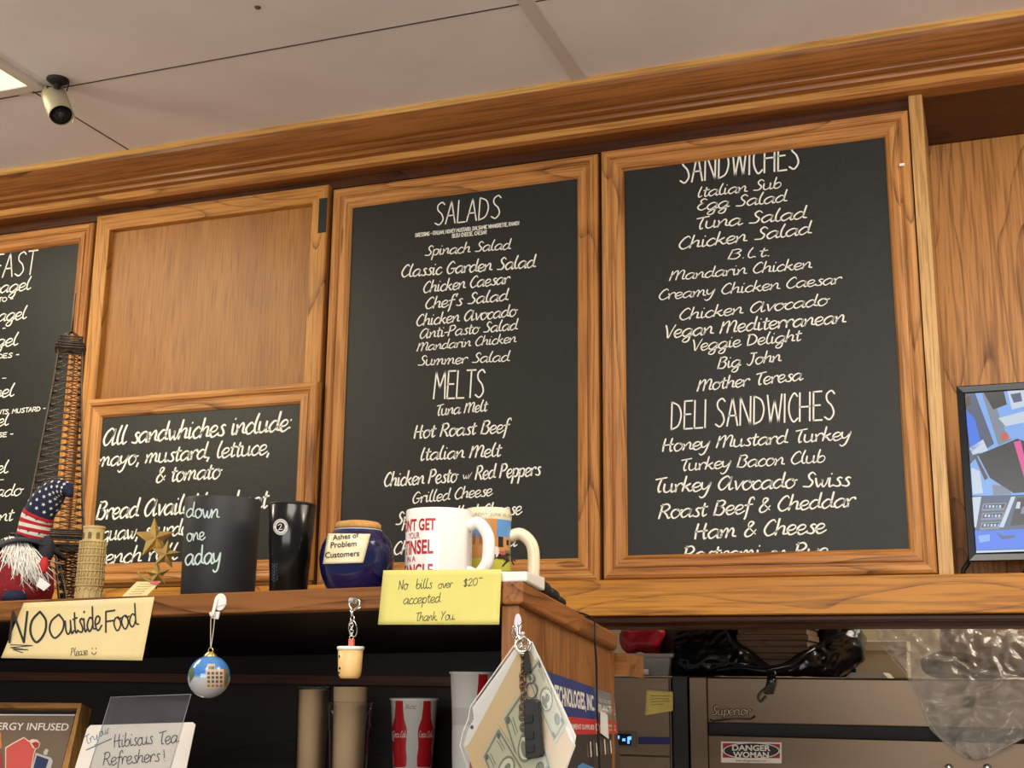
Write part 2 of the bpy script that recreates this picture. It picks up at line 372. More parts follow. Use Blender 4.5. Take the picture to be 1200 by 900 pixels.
# cabinet carcass behind the doors
b = MB(); b.box(-5.0, -.105, WY+.0205, WY+.024, 2.80, 2.828); struct(b.build('trim_8', red_x))
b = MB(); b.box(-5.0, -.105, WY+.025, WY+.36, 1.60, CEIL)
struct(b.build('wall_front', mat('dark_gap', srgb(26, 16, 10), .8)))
# crown moulding
prof = [(2.8925, 2.9375), (2.896, 2.929), (2.905, 2.916), (2.918, 2.9045), (2.932, 2.8955), (2.944, 2.890), (2.9440, 2.8855), (2.9405, 2.8835), (2.9415, 2.8800), (2.950, 2.8765),
        (2.9575, 2.8750), (2.9575, 2.8705), (2.9530, 2.8685), (2.9545, 2.8625), (2.964, 2.8605), (2.9670, 2.8590), (2.9640, 2.8555), (2.9650, 2.8350), (2.970, 2.8275), (3.02, 2.8275), (3.02, CEIL), (2.8925, CEIL)]
cr = MB(); cr.loft([[(x, y, z) for y, z in prof] for x in (-5.0, 2.2)], smooth=False)
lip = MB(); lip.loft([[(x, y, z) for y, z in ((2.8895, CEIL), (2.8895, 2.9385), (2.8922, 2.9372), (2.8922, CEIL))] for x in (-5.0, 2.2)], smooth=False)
struct(lip.build('trim_9', oak('lit_oak_lip', 'x', srgb(226, 180, 108), srgb(206, 154, 84), srgb(120, 76, 34), cath=.2)))  # paler oak paints the lamplight caught by the crown's top edge
struct(cr.build('trim_3', crn_x))
bd = MB(); bd.box(-5.0, 2.2, 2.9632, 2.9648, 2.8365, 2.8548); struct(bd.build('trim_10', oak('lit_oak_band', 'x', srgb(206, 152, 86), srgb(180, 124, 62), srgb(110, 66, 28), cath=.2)))  # strip added in paler oak: light painted on the lowest band
# ledge under the doors, with the darker rails below it
l = MB(); l.box(-5.0, 2.2, WY-.016, WY+.36, 1.593, 1.6775); struct(l.build('trim_4', led_x, bevel=.002))
l = MB(); l.box(-5.0, 2.2, WY+.03, WY+.10, 1.580, 1.5925); l.box(-5.0, 2.2, WY+.17, WY+.36, 1.572, 1.5925)
struct(l.build('trim_5', red_x, bevel=.003))
# recess at the right: side panel, underside, back
yb = atz(1080, 172, 2.8275).y
p = MB(); p.box(-.104, -.073, WY-.004, WY+.40, 1.678, 2.827)
plyz = oak('plywood_edge', 'z', srgb(214, 176, 118), srgb(188, 140, 84), srgb(110, 70, 34), cath=.1, sc=1.6)
struct(p.build('trim_6', plyz))
p = MB(); p.box(-.072, 2.2, 3.0205, yb+.06, 2.828, 2.86); struct(p.build('trim_7', red_x))
p = MB(); p.box(-.0725, 2.2, yb, yb+.04, 1.678, 2.827); struct(p.build('wall_recess', rec_z))
# kitchen behind the pass-through
k = MB(); k.box(-5, 4.2, 6.2, 6.3, -.1, CEIL); struct(k.build('wall_back', speck('kitchen_wall', srgb(214, 200, 172), .7, .04, 3)))
f = MB(); f.box(-5.2, 4.2, -1.2, 6.4, -.06, 0); struct(f.build('floor', speck('floor_tile', srgb(196, 182, 164), .5, .1, 5)))

# ================================================================== CABINET DOORS AND MENU BOARDS
FP = [(0, .022), (0, .002), (.003, -.003), (.010, -.0065), (.019, -.0055), (.0235, -.001), (.0245, .0035), (.0285, .0035), (.030, -.0005), (.034, -.002), (.046, -.001), (.054, .004), (.0585, .0105), (.0585, .022)]
def frame_mesh(x0, x1, z0, z1, prof=FP, Y=WY, k=1.0):
    mb = MB(); co = [(x0, z0, 1, 1), (x1, z0, -1, 1), (x1, z1, -1, -1), (x0, z1, 1, -1)]
    for i in range(4):
        a, b = co[i], co[(i+1) % 4]
        rings = [[V((p[0]+p[2]*d*k, Y+h, p[1]+p[3]*d*k)) for d, h in prof] for p in (a, b)]
        mb.loft(rings, mi=i % 2, smooth=False, closed=True)
    return mb
FRM = [oak('oak_frame_rail', 'x', srgb(200, 142, 80), srgb(172, 112, 56), srgb(92, 50, 22), cath=.5), oak('oak_frame_stile', 'z', srgb(200, 142, 80), srgb(172, 112, 56), srgb(92, 50, 22), cath=.5)]
TY = WY + .0118
def write(root, rows, Y=TY):
    for r in rows:
        text, xl, yl, xr, yr, cap = r[:6]; kind = r[6] if len(r) > 6 else 's'
        a = aty(xl, yl, Y); b = aty(xr, yr, Y)
        h = aty((xl+xr)/2, (yl+yr)/2-cap, Y).z - aty((xl+xr)/2, (yl+yr)/2, Y).z
        mb = MB(); pl = flat_place(a, b, V((0, 0, 1)), V((0, 0, 0)))
        wd = (b-a).length
        if kind == 's': letter(mb, text, pl, wd, h, SCRIPT, .14, .17)
        elif kind == 'h': letter(mb, text, pl, wd, h, CAPS, .06, .056, brush=False)
        else: letter(mb, text, pl, wd, h, CAPS, .04, .21, brush=False)
        o = mb.build('lettering', paint, root)
def menu_board(x0, x1, z0, z1, label, rows, mats=None):
    t = thing('menu_board', ((x0+x1)/2, WY, z0), label, 'menu board')
    frame_mesh(x0, x1, z0, z1).build('frame', FRM, t)
    m = MB(); m.box(x0+.045, x1-.045, TY+.0002, TY+.010, z0+.045, z1-.045); m.build('chalkboard', chalkboard, t)
    write(t, rows); return t
ZB, ZT = 1.679, 2.797
menu_board(-3.272, -2.492, ZB, ZT-.008, 'blackboard menu in oak frame at far left, listing bagels under a cut-off FAST heading', [
 ('BREAKFAST', -70, 333, 42, 321, 27, 'h'),
 ('Egg bagel', -45, 349, 36, 339, 14), ('EGG, BACON, TOMATO -', -82, 361, 15, 352.5, 5, 'c'),
 ('Ham bagel', -50, 382, 31, 373, 14), ('HAM, CHEESE -', -60, 393, 6, 387, 5, 'c'),
 ('Lox bagel', -58, 412, 21, 404, 14), ('LOX, ONION, TOMATOES -', -90, 428, 22, 418, 5, 'c'),
 ('LIGHT', -60, 438, 4, 432, 13, 'h'), ('PLAIN -', -40, 449, 7, 445, 4, 'c'),
 ('Veg bagel', -62, 471, 16.5, 464, 14), ('CUCUMBER, SPROUTS, MUSTARD -', -60, 491, 53, 481, 5, 'c'),
 ('Jam bagel', -66, 504, 10, 498, 13), ('CREAM CHEESE -', -55, 517, 15, 511, 5, 'c'),
 ('Hot bagel', -66, 559, 9.5, 554, 14), ('EGG -', -30, 567, 4, 564, 4, 'c'),
 ('Avocado', -44, 585, 27, 580, 13), ('Croissant', -56, 615, 16, 610, 14)])
menu_board(-1.669, -.889, ZB-.004, ZT-.008, 'tall blackboard menu in oak frame headed SALADS and MELTS', [
 ('SALADS', 509.5, 264, 587, 255, 26, 'h'),
 ('DRESSING - ITALIAN, HONEY MUSTARD, BALSAMIC VINAIGRETTE, RANCH', 487, 277.7, 608, 263.5, 4.2, 'c'), ('BLEU CHEESE, CAESAR', 530, 278.5, 570, 274, 4.2, 'c'),
 ('Spinach Salad', 498, 299.8, 599, 291.7, 11.5), ('Classic Garden Salad', 471, 324.7, 628, 313, 14), ('Chicken Caesar', 496.6, 343, 597.5, 332, 13),
 ("Chef's Salad", 499, 362, 596, 351.6, 13), ('Chicken Avocado', 488.5, 382, 606.6, 370, 13), ('Anti-Pasto Salad', 492.4, 396.8, 607, 386, 12),
 ('Mandarin Chicken', 488.5, 411.5, 605, 401, 10.5), ('Summer Salad', 490, 428.6, 597.6, 423, 11.5), ('MELTS', 508, 467.5, 568, 465.3, 32, 'h'),
 ('Tuna Melt', 512, 487, 571.7, 481.5, 12.5), ('Hot Roast Beef', 485.6, 513.6, 599, 506, 15), ('Italian Melt', 494, 539.4, 588, 534.4, 15),
 ('Chicken Pesto', 450.7, 570, 537, 564.5, 16), ('w/', 543, 561, 553, 560, 8), ('Red Peppers', 557, 562, 634, 556.5, 16), ('Grilled Cheese', 484, 589.8, 577.4, 580.5, 13),
 ('Sprout Grilled Cheese', 463.8, 615.3, 612, 602, 15), ('Chicken Quesadilla', 462, 650, 606, 640, 15)])
menu_board(-.879, -.107, ZB, ZT-.004, 'tall blackboard menu in oak frame headed SANDWICHES and DELI SANDWICHES', [
 ('SANDWICHES', 797, 215, 938, 197, 33, 'h'), ('Italian Sub', 819, 231, 915.5, 220, 12), ('Egg Salad', 817.8, 246.7, 922.8, 236, 13), ('Tuna Salad', 817, 268.5, 946, 255.6, 14),
 ('Chicken Salad', 796.4, 292, 951.7, 273.6, 14), ('B.l.t.', 853, 304, 901, 300, 11), ('Mandarin Chicken', 784.4, 329, 951.7, 314, 12), ('Creamy Chicken Caesar', 772.8, 351.4, 986.7, 332, 12),
 ('Chicken Avocado', 797, 375, 972.8, 357, 13), ('Vegan Mediterranean', 781, 396, 991.4, 377.8, 15), ('Veggie Delight', 813, 411, 940, 399, 13), ('Big John', 841, 432, 915.7, 423, 13),
 ('Mother Teresa', 817, 458.5, 941.5, 445, 14), ('DELI SANDWICHES', 786.7, 503.6, 979.5, 491, 33, 'h'), ('Honey Mustard Turkey', 776.7, 529, 997.5, 514.5, 15), ('Turkey Bacon Club', 799, 551.5, 967, 541.5, 14),
 ('Turkey Avocado Swiss', 768.6, 577, 997.5, 569, 17), ('Roast Beef & Cheddar', 772, 607.8, 1003, 593, 17), ('Ham & Cheese', 814.6, 631.7, 968.6, 624, 18), ('Pastrami', 800.6, 658, 892, 655, 18), ('on', 903, 655, 922, 654.5, 16), ('Rye', 931, 654, 972, 653, 18)])
# chipped spot with a scrap of tape on the right-hand frame
t = tag(MB().box(-.134, -.122, WY-.0085, WY-.0058, 2.648, 2.6545).build('tape_scrap', white_p), 'tiny white tape scrap stuck high on the right oak board frame', 'tape')
# plain oak door between the boards
t = thing('cabinet_door', (-2.085, WY, ZB), 'plain oak cabinet door with recessed panel above the small blackboard', 'cabinet door')
DP = [(0, .022), (0, 0), (.002, -.003), (.049, -.003), (.0505, -.001), (.0525, .016), (.0525, .022)]
frame_mesh(-2.480, -1.684, ZB, 2.806, DP).build('frame', [oak_x, oak_z], t)
MB().box(-2.435, -1.73, WY+.0162, WY+.022, ZB+.045, 2.76).build('panel', ply_z, t)
a = aty(374.5, 233, WY-.0035); bq = aty(382, 272, WY-.0035)
MB().box(a.x, bq.x, WY-.005, WY-.003, bq.z, a.z).build('magnet_strip', black, t)
# small framed board hung in front of the door
SB = thing('menu_board', (-2.07, WY-.03, 1.69), 'small low blackboard in oak frame reading All sandwhiches include', 'menu board')
SY = WY-.03
s0, s1 = aty(101, 470, SY), aty(373, 445, SY)
x0, x1, z1 = s0.x, s1.x-.002, (s0.z+s1.z)/2; z0 = 1.690
SBP = [(0, .026), (0, .004), (.003, -.001), (.012, -.004), (.020, -.002), (.0235, .004), (.027, .005), (.029, .002), (.050, .003), (.056, .010), (.056, .026)]
frame_mesh(x0, x1, z0, z1, SBP, SY).build('frame', FRM, SB)
MB().box(x0+.045, x1-.045, SY+.0122, SY+.022, z0+.045, z1-.045).build('chalkboard', chalkboard, SB)
write(SB, [('All sandwhiches include:', 121.3, 521.9, 341, 504, 21), ('mayo, mustard, lettuce,', 114.7, 546.7, 314.7, 532, 18), ('& tomato', 184, 565.3, 260, 560, 18),
 ('Bread Available: wheat', 112.8, 609, 314.7, 594.7, 21), ('squaw, sourdough,', 112, 634, 254, 624, 18), ('french roll', 106, 662, 208, 655, 18)], SY+.012)

# ================================================================== THE NEAR SHELF UNIT (an old oak unit, its top sagging a little to the left and to the back)
SF = 1.518
def sz(x, y): return 1.566 + (x+.55)*.0195 - (y-SF)*.089
DS = V((-.0495, 1, 0)).normalized()      # the way its end runs back
def side_x(y): return -.55 + (y-SF)*-.0495
def atplane(x, y, p0, n): d = ray(x, y); n = V(n); return CAM + d*((V(p0)-CAM).dot(n)/d.dot(n))
TH = .028
U = thing('shelf_unit', (-1.2, SF, 1.25), 'near oak shelf unit with dark inside carrying the mugs and souvenirs', 'shelf')
def slab(xa, xb, ya, yb, t=TH, lift=0):
    f = lambda x, y, d: V((x + (y-SF)*-.0495, y, sz(x, y)+d))
    q = [(xa, ya), (xb, ya), (xb, yb), (xa, yb)]
    return [f(*p, lift-t) for p in q] + [f(*p, lift) for p in q]
MB().hexa(slab(-2.3, -.58, SF+.022, 2.05, lift=-.0005, t=.016)).build('top', she_x, U)
MB().hexa(slab(-2.3, -.58, SF+.022, 2.05, lift=-.0168, t=.011)).build('underside', drk_x, U)  # lining added below the top, its shade put into the colour
MB().hexa(slab(-2.3, -.5795, SF, SF+.0215)).build('front_edge', she_x, U, bevel=.002)
MB().hexa(slab(-.579, -.55, SF, 1.80)).build('end_trim', she_y, U, bevel=.003)
MB().hexa(slab(-.579, -.55, 1.8005, 2.046)).build('end_trim', oak('oak_end_trim', 'y', srgb(140, 88, 44), srgb(112, 68, 32), srgb(60, 32, 14), cath=.6), U, bevel=.006)
def under(x, y): return sz(x, y)-TH
def wallslab(xa, xb, ya, yb, zb):
    q = [(xa, ya), (xb, ya), (xb, yb), (xa, yb)]
    f = lambda x, y: x + (y-SF)*-.0495
    return [V((f(x, y), y, zb)) for x, y in q] + [V((f(x, y), y, under(x, y)-.0005)) for x, y in q]
MB().hexa(wallslab(-.581, -.557, SF+.006, SF+.030, 1.22)).build('post', she_z, U, bevel=.002)
MB().hexa(wallslab(-.576, -.560, SF+.0305, 2.03, 1.22)).build('end_panel', she_z, U)
MB().hexa(wallslab(-.578, -.556, 2.0305, 2.042, 1.22)).build('back_post', she_z, U)
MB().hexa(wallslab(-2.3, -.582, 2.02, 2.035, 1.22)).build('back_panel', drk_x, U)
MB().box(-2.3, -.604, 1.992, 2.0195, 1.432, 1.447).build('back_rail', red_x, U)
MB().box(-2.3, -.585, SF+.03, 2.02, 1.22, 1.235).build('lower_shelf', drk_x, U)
a = aty(722, 766, 2.10); b = aty(743.5, 789, 2.10)
MB().hexa([(a.x-.03, 2.05, b.z), (b.x, 2.05, b.z-.004), (b.x, 2.16, b.z-.008), (a.x-.03, 2.16, b.z), (a.x-.03, 2.05, a.z), (b.x, 2.05, a.z), (b.x, 2.16, a.z-.004), (a.x-.03, 2.16, a.z)]).build('rear_rail', she_x, U)

# ------------------------------------------------------------------ helpers for round things standing on the shelf
class Rev:
    """a surface of revolution standing upright: centre, and a list of (z, r) going up"""
    def __init__(s, xpx, Y, prof_px, ybase=None):
        p = aty(xpx, 690, Y); s.k = ((p-CAM).dot(Fw))/FPX
        s.c = V((p.x, Y, 0)); s.z0 = sz(p.x, Y)
        s.pr = []
    def R(s, z):
        P = s.pr
        if z <= P[0][0]: return P[0][1]
        for (z0, r0), (z1, r1) in zip(P, P[1:]):
            if z <= z1: return r0 + (r1-r0)*((z-z0)/(z1-z0) if z1 > z0 else 0)
        return P[-1][1]
    def at(s, th, z, off=0):
        d = V((-s.c.x, -s.c.y, 0)).normalized(); r = V((-d.y, d.x, 0))
        n = d*cos(th) + r*sin(th); q = s.c + n*(s.R(z)+off); q.z = z; return q
    def pix(s, x, y, off=0):
        d = ray(x, y); t0 = (s.c.x*d.x + s.c.y*d.y)/(d.x*d.x+d.y*d.y) - .10; last = None; t = t0
        for i in range(400):
            p = CAM + d*t; e = sqrt((p.x-s.c.x)**2 + (p.y-s.c.y)**2) - s.R(p.z)
            if e <= 0 and last is not None:
                t -= (t-last[0])*(e/(e-last[1]) if e != last[1] else 0); break
            last = (t, e); t += .0006
        p = CAM + d*t
        n = V((p.x-s.c.x, p.y-s.c.y, 0)).normalized(); sl = (s.R(p.z+.001)-s.R(p.z-.001))/.002
        n = (n - V((0, 0, max(-2.5, min(2.5, sl))))).normalized(); return p + n*off
def facing(c): d = V((-c.x, -c.y, 0)).normalized(); return d, V((-d.y, d.x, 0))
def spot(xpx, Y, y=690):
    p = aty(xpx, y, Y); return V((p.x, Y, sz(p.x, Y))), ((p-CAM).dot(Fw))/FPX
def rev_things(xpx, Y, prof, y=690):
    """prof in pixels: (height above base, radius)"""
    c, k = spot(xpx, Y, y); c.z = sz(c.x, Y-prof[0][1]*k)+.0006; rv = Rev(xpx, Y, None); rv.pr = [(c.z+h*k, r*k) for h, r in prof]; return c, k, rv
def quad_pix(mb, rv, pts, off, mi=0, n=8):
    """four pixel corners (tl, tr, br, bl) wrapped on a surface"""
    tl, tr, br, bl = [V((p[0], p[1], 0)) for p in pts]
    def fn(u, v): p = bl.lerp(br, u).lerp(tl.lerp(tr, u), v); return rv.pix(p.x, p.y, off)
    return mb.grid(fn, n, n, mi)
def ell(mb, c, ra, X, Y, Z, seg=16, mi=0):
    rings = []
    for i in range(1, seg//2):
        t = pi*i/(seg//2); rings.append([c - Z*cos(t)*ra[2] + (X*cos(2*pi*j/seg)*ra[0] + Y*sin(2*pi*j/seg)*ra[1])*sin(t) for j in range(seg)])
    n = seg; o = len(mb.v)
    mb.loft(rings, mi, caps=True); return mb
AX = (V((1, 0, 0)), V((0, 1, 0)), V((0, 0, 1)))
def star_poly(c, n, up, R, r, rot=0):
    n = n.normalized(); s = up.cross(n).normalized(); t = n.cross(s)
    return [c + (s*sin(rot+pi*k/5) + t*cos(rot+pi*k/5))*(R if k % 2 == 0 else r) for k in range(10)]

# ------------------------------------------------------------------ gnome
GY = 1.60
gc, gk = spot(10, GY, 700); gc.z = sz(gc.x, GY-.05)+.0006
GN = thing('gnome_figurine', gc, 'bearded gnome doll in a starred and striped top hat at left end', 'figurine')
gd, gr = facing(gc); gu = V((0, 0, 1))
def gp(x, y, dy=0): p = aty(x, y, GY); return p + gd*dy*gk
red_cloth = speck('dark_red_cloth', srgb(128, 22, 30), .85, .25, 300, bump=.4)
navy_cloth = speck('navy_cloth', srgb(28, 36, 62), .85, .2, 300, bump=.4)
dark_cloth = speck('charcoal_cloth', srgb(44, 46, 54), .85, .2, 300, bump=.4)
white_cloth = speck('white_cloth', srgb(232, 224, 212), .85, .06, 200)
red_stripe = speck('red_cloth', srgb(188, 34, 44), .85, .1, 300)
MB().lathe([(0, 0), (40*gk, 0), (47*gk, 6*gk), (50*gk, 20*gk), (47*gk, 40*gk), (40*gk, 58*gk), (30*gk, 72*gk), (0, 80*gk)], gc, 36).build('body', red_cloth, GN)
path = smooth_path([gp(34, 636), gp(38, 626), gp(44, 606), gp(55, 587), gp(67, 574), gp(78, 573), gp(83, 581)], 5)
rad = [17, 16.8, 17.6, 18, 14, 8.5, 3.2]; rr_ = []
for i in range(len(path)): t = i/5; j = min(int(t), 5); rr_.append((rad[j]+(rad[j+1]-rad[j])*(t-j))*gk)
hat = MB().tube(path, rr_, 28); hat.build('hat', navy_cloth, GN)
hb = MB()
bp = path[4:12]; br_ = [r+.0012 for r in rr_[4:12]]
fine = smooth_path(bp, 4); fr = [br_[min(int(i/4), 6)] + (br_[min(int(i/4)+1, 7)]-br_[min(int(i/4), 6)])*((i % 4)/4) for i in range(len(fine))]
for i in range(len(fine)-1):
    hb.tube([fine[i], fine[i+1]], [fr[i], fr[i+1]], 28, mi=1 if (i//4) % 2 == 0 else 0)
hb.build('hat_band', [white_cloth, red_stripe], GN)
hs = MB()
def hat_pt(i, th):
    t = (path[min(i+1, len(path)-1)]-path[i-1]).normalized(); w_ = (gd - t*gd.dot(t)).normalized(); q = t.cross(w_)
    n = w_*cos(th) + q*sin(th); return path[i] + n*(rr_[i]+.0006), n, t
for row, i in enumerate(range(13, 27, 2)):
    for th in [(-1.35+.54*k + (.27 if row % 2 else 0)) for k in range(6)]:
        c_, n_, t_ = hat_pt(i, th); hs.add(star_poly(c_, n_, t_, 2.5*gk, 1.1*gk), [tuple(range(10))])
hs.build('hat_stars', white_cloth, GN)
bs = MB()
for row, i in enumerate((6, 10)):
    for th in [-1.0+.7*k + .3*row for k in range(4)]:
        c_, n_, t_ = hat_pt(i, th); bs.add(star_poly(c_+n_*.0012, n_, t_, 1.7*gk, .8*gk), [tuple(range(10))])
bs.build('hat_band_stars', navy_cloth, GN)
br = MB()     # drooping brim
def brim(u, v):
    a = 2*pi*u; r_ = (15+v*(36 + 4*sin(2*a)))*gk; dr = (v**2)*(15+7*cos(a*2)+3*sin(3*a))*gk
    return gp(28, 632) + gr*cos(a)*r_*.95 + gd*sin(a)*r_*.8 - gu*dr
br.grid(brim, 40, 6); br.build('hat_brim', dark_cloth, GN, solid=.003)
bd = MB(); rb = random.Random(3)
hair = speck('beard_hair', srgb(248, 244, 234), .6, .08, 120)
for i in range(420):
    u = rb.uniform(-1, 1); x0 = 12+u*25; a_ = gp(x0, 634+abs(u)*8+rb.uniform(-3, 5), 33-abs(u)*12+rb.uniform(-6, 3))
    ln = rb.uniform(30, 66)*(1-.3*abs(u)); sw = u*14+rb.uniform(-12, 14)
    p1 = a_ - gu*ln*.35*gk + gr*(sw*.3+rb.uniform(-3, 3))*gk + gd*rb.uniform(9, 15)*gk
    p2 = a_ - gu*ln*.75*gk + gr*(sw*.8+rb.uniform(-4, 4))*gk + gd*rb.uniform(11, 17)*gk
    p3 = a_ - gu*ln*gk + gr*(sw*1.3+rb.uniform(-6, 6))*gk + gd*rb.uniform(9, 16)*gk
    bd.tube(smooth_path([a_, p1, p2, p3], 3), [.0011*(1-.9*(j/9)**2) for j in range(10)], 4)
bd.build('beard', hair, GN)
ell(MB(), gp(51, 664, 20), (5.5*gk, 5*gk, 10*gk), gr, gd, gu).build('hand', speck('mitten_red', srgb(196, 48, 46), .8, .1, 200), GN)
ell(MB(), gp(54, 645, 8), (9*gk, 9*gk, 17*gk), gr, gd, gu).build('sleeve', dark_cloth, GN)
ell(MB(), gp(16, 702, 46), (14*gk, 15*gk, 8*gk), gr, gd, gu).build('foot', navy_cloth, GN)
tg = [gp(46, 679, 40), gp(58, 688, 42), gp(50, 695, 44), gp(41, 689, 44)]
MB().prism(tg, gd*.0006).build('tag', white_p, GN)

# ------------------------------------------------------------------ wire tower
EY = 1.76
e0 = aty(83, 406, EY); ek = ((e0-CAM).dot(Fw))/FPX; eb = V((e0.x, EY, sz(e0.x, EY-.11)+.004))
ET = thing('wire_tower_model', eb, 'tall dark wire model of a lattice tower behind the gnome', 'souvenir')
ztop = e0.z; zb_ = eb.z; Hh = ztop-zb_
def half(t):      # t 0..1 from ground to the top deck
    P = [(0, 54), (.08, 48), (.17, 42), (.26, 36), (.30, 32), (.42, 27.5), (.55, 23.8), (.7, 19.5), (.85, 15.5), (1, 12.6)]
    for (a, x), (b, y) in zip(P, P[1:]):
        if t <= b: return (x+(y-x)*(t-a)/(b-a))*ek
    return 11*ek
PH = radians(-32) + atan2(e0.x, EY)*0 + radians(-18)
def ep(i, t, s=1.0):  # corner i
    a = PH + pi/4 + i*pi/2; h = half(t)*sqrt(2)*s; return V((eb.x+cos(a)*h, EY+sin(a)*h, zb_+Hh*t))
iron = mat('dark_bronze_wire', srgb(96, 84, 72), .38, .6)
lat = MB(); W1, W2 = .0013, .0008
for i in range(4):
    lat.tube([ep(i, t/20) for t in range(21)], W1*1.2, 5)
lv = [.30, .348, .396, .444, .492, .54, .588, .636, .684, .732, .78, .828, .876, .92, .96, 1.0]
for a, b in zip(lv, lv[1:]):
    for i in range(4):
        p, q, p2, q2 = ep(i, a), ep(i+1, a), ep(i, b), ep(i+1, b)
        lat.tube([p, q], W1, 5); lat.tube([p, q2], W2, 4); lat.tube([q, p2], W2, 4)
lat.build('lattice', iron, ET)
lg = [0, .035, .07, .105, .14, .175, .21, .24]
for i in range(4):
    m = MB()
    ctr = lambda t: V((eb.x, EY, zb_+Hh*t))
    def lp(j, t):     # the four wires of one leg
        c_ = ep(i, t); k_ = .42 + .5*max(0, t-.1)/.16*.6; inn = [0, 1, 2, 3][j]
        o1 = (ep(i+1, t)-c_)*min(.46, .36+t*.4); o3 = (ep(i+3, t)-c_)*min(.46, .36+t*.4)
        return c_ + (o1 if inn in (1, 2) else V((0, 0, 0))) + (o3 if inn in (2, 3) else V((0, 0, 0)))
    for j in range(4): m.tube([lp(j, t) for t in lg], W1, 5)
    for a, b in zip(lg, lg[1:]):
        for j in range(4):
            m.tube([lp(j, a), lp((j+1) % 4, a)], W2*1.2, 4); m.tube([lp(j, a), lp((j+1) % 4, b)], W2, 4); m.tube([lp((j+1) % 4, a), lp(j, b)], W2, 4)
    m.build('leg', iron, ET)
ar = MB()
for i in range(4):
    for o_ in (0, .02):
        ar.tube(smooth_path([ep(i, .03).lerp(ep(i+1, .03), .30), ep(i, .13+o_).lerp(ep(i+1, .13+o_), .36), ep(i, .185+o_).lerp(ep(i+1, .185+o_), .5), ep(i, .13+o_).lerp(ep(i+1, .13+o_), .64), ep(i, .03).lerp(ep(i+1, .03), .70)], 5), W1*.9, 5)
ar.build('arches', iron, ET)
def deck(t0, t1, s, name):
    m = MB()
    for t in (t0, (t0+t1)/2, t1):
        for i in range(4): m.tube([ep(i, t, s), ep(i+1, t, s)], W1*1.3, 5)
    for i in range(4):
        for q in range(13):
            u = q/12; m.tube([ep(i, t0, s).lerp(ep(i+1, t0, s), u), ep(i, t1, s).lerp(ep(i+1, t1, s), u)], W2, 4)
    m.add([ep(i, t0, s*.98) for i in range(4)], [(0, 1, 2, 3)])
    m.build(name, iron, ET)
deck(.245, .275, 1.28, 'lower_deck'); deck(.285, .30, 1.12, 'lower_deck'); deck(.985, 1.005, 1.28, 'upper_deck'); deck(1.012, 1.03, 1.1, 'upper_deck')
m = MB()
for i in range(4): m.tube([ep(i, 1.03, .9), V((eb.x, EY, zb_+Hh*1.06))], W1, 5)
m.tube([V((eb.x, EY, zb_+Hh*1.05)), V((eb.x, EY, aty(83.5, 344, EY).z))], [.0018, .0011], 6); m.build('mast', iron, ET)

# ------------------------------------------------------------------ leaning tower souvenir
PY_ = 1.60
pc, pk = spot(104, PY_, 698); pc.z = sz(pc.x, PY_-.02)+.0006
PT = thing('tower_souvenir', pc, 'small tan round tower souvenir with arcaded tiers beside the wire tower', 'souvenir')
stone = speck('tan_resin', srgb(196, 172, 116), .7, .12, 60); stone_d = speck('tan_resin_dark', srgb(120, 98, 58), .8, .15, 60)
zt = aty(108, 617, PY_).z - pc.z
cor = [0.0, .245, .335, .43, .525, .62, .715, .80]
pf = [(0, 0), (16.5*pk, 0), (16.5*pk, .02*zt)]
core = [(15.2*pk, .02*zt)]
for h in cor[1:]:
    core += [(15.2*pk*(1-.06*h), h*zt-.0016), (16.8*pk*(1-.06*h), h*zt-.0008), (16.8*pk*(1-.06*h), h*zt+.0010), (13.6*pk*(1-.06*h), h*zt+.0012)]
core[-1] = (12.4*pk, .80*zt+.0012)
core += [(12.2*pk, .965*zt), (13*pk, .97*zt), (13*pk, zt), (10.5*pk, zt), (10.5*pk, .97*zt), (0, .97*zt)]
MB().lathe(pf+core, pc, 36, smooth=False).build('body', stone, PT)
cl = MB()
for a, b in zip(cor[1:], cor[2:]):
    for j in range(22):
        th = 2*pi*j/22; r_ = 15.6*pk*(1-.06*a); x, y = pc.x+cos(th)*r_, pc.y+sin(th)*r_
        cl.tube([(x, y, pc.z+a*zt), (x, y, pc.z+b*zt-.001)], .0009, 5)
for j in range(14):
    th = 2*pi*j/14; r_ = 15.6*pk; x, y = pc.x+cos(th)*r_, pc.y+sin(th)*r_
    cl.tube([(x, y, pc.z+.002), (x, y, pc.z+.2*zt)], .0009, 5)
    t2 = 2*pi*(j+1)/14
    cl.tube(smooth_path([(x, y, pc.z+.17*zt), (pc.x+cos((th+t2)/2)*r_, pc.y+sin((th+t2)/2)*r_, pc.z+.215*zt), (pc.x+cos(t2)*r_, pc.y+sin(t2)*r_, pc.z+.17*zt)], 3), .0008, 4)
cl.build('columns', stone, PT)
op = MB()
for j in range(8):
    th = 2*pi*j/8+.3; n = V((cos(th), sin(th), 0)); s_ = V((-n.y, n.x, 0)); q = pc + n*12.45*pk + V((0, 0, .83*zt))
    P = [q-s_*2.2*pk, q+s_*2.2*pk] + [q + V((0, 0, 6*pk)) + s_*cos(a)*2.2*pk + V((0, 0, sin(a)*2.2*pk)) for a in (0, .6, 1.2, 1.9, 2.5, pi)]
    op.prism(P, -n*.0012)
op.build('belfry_openings', stone_d, PT)

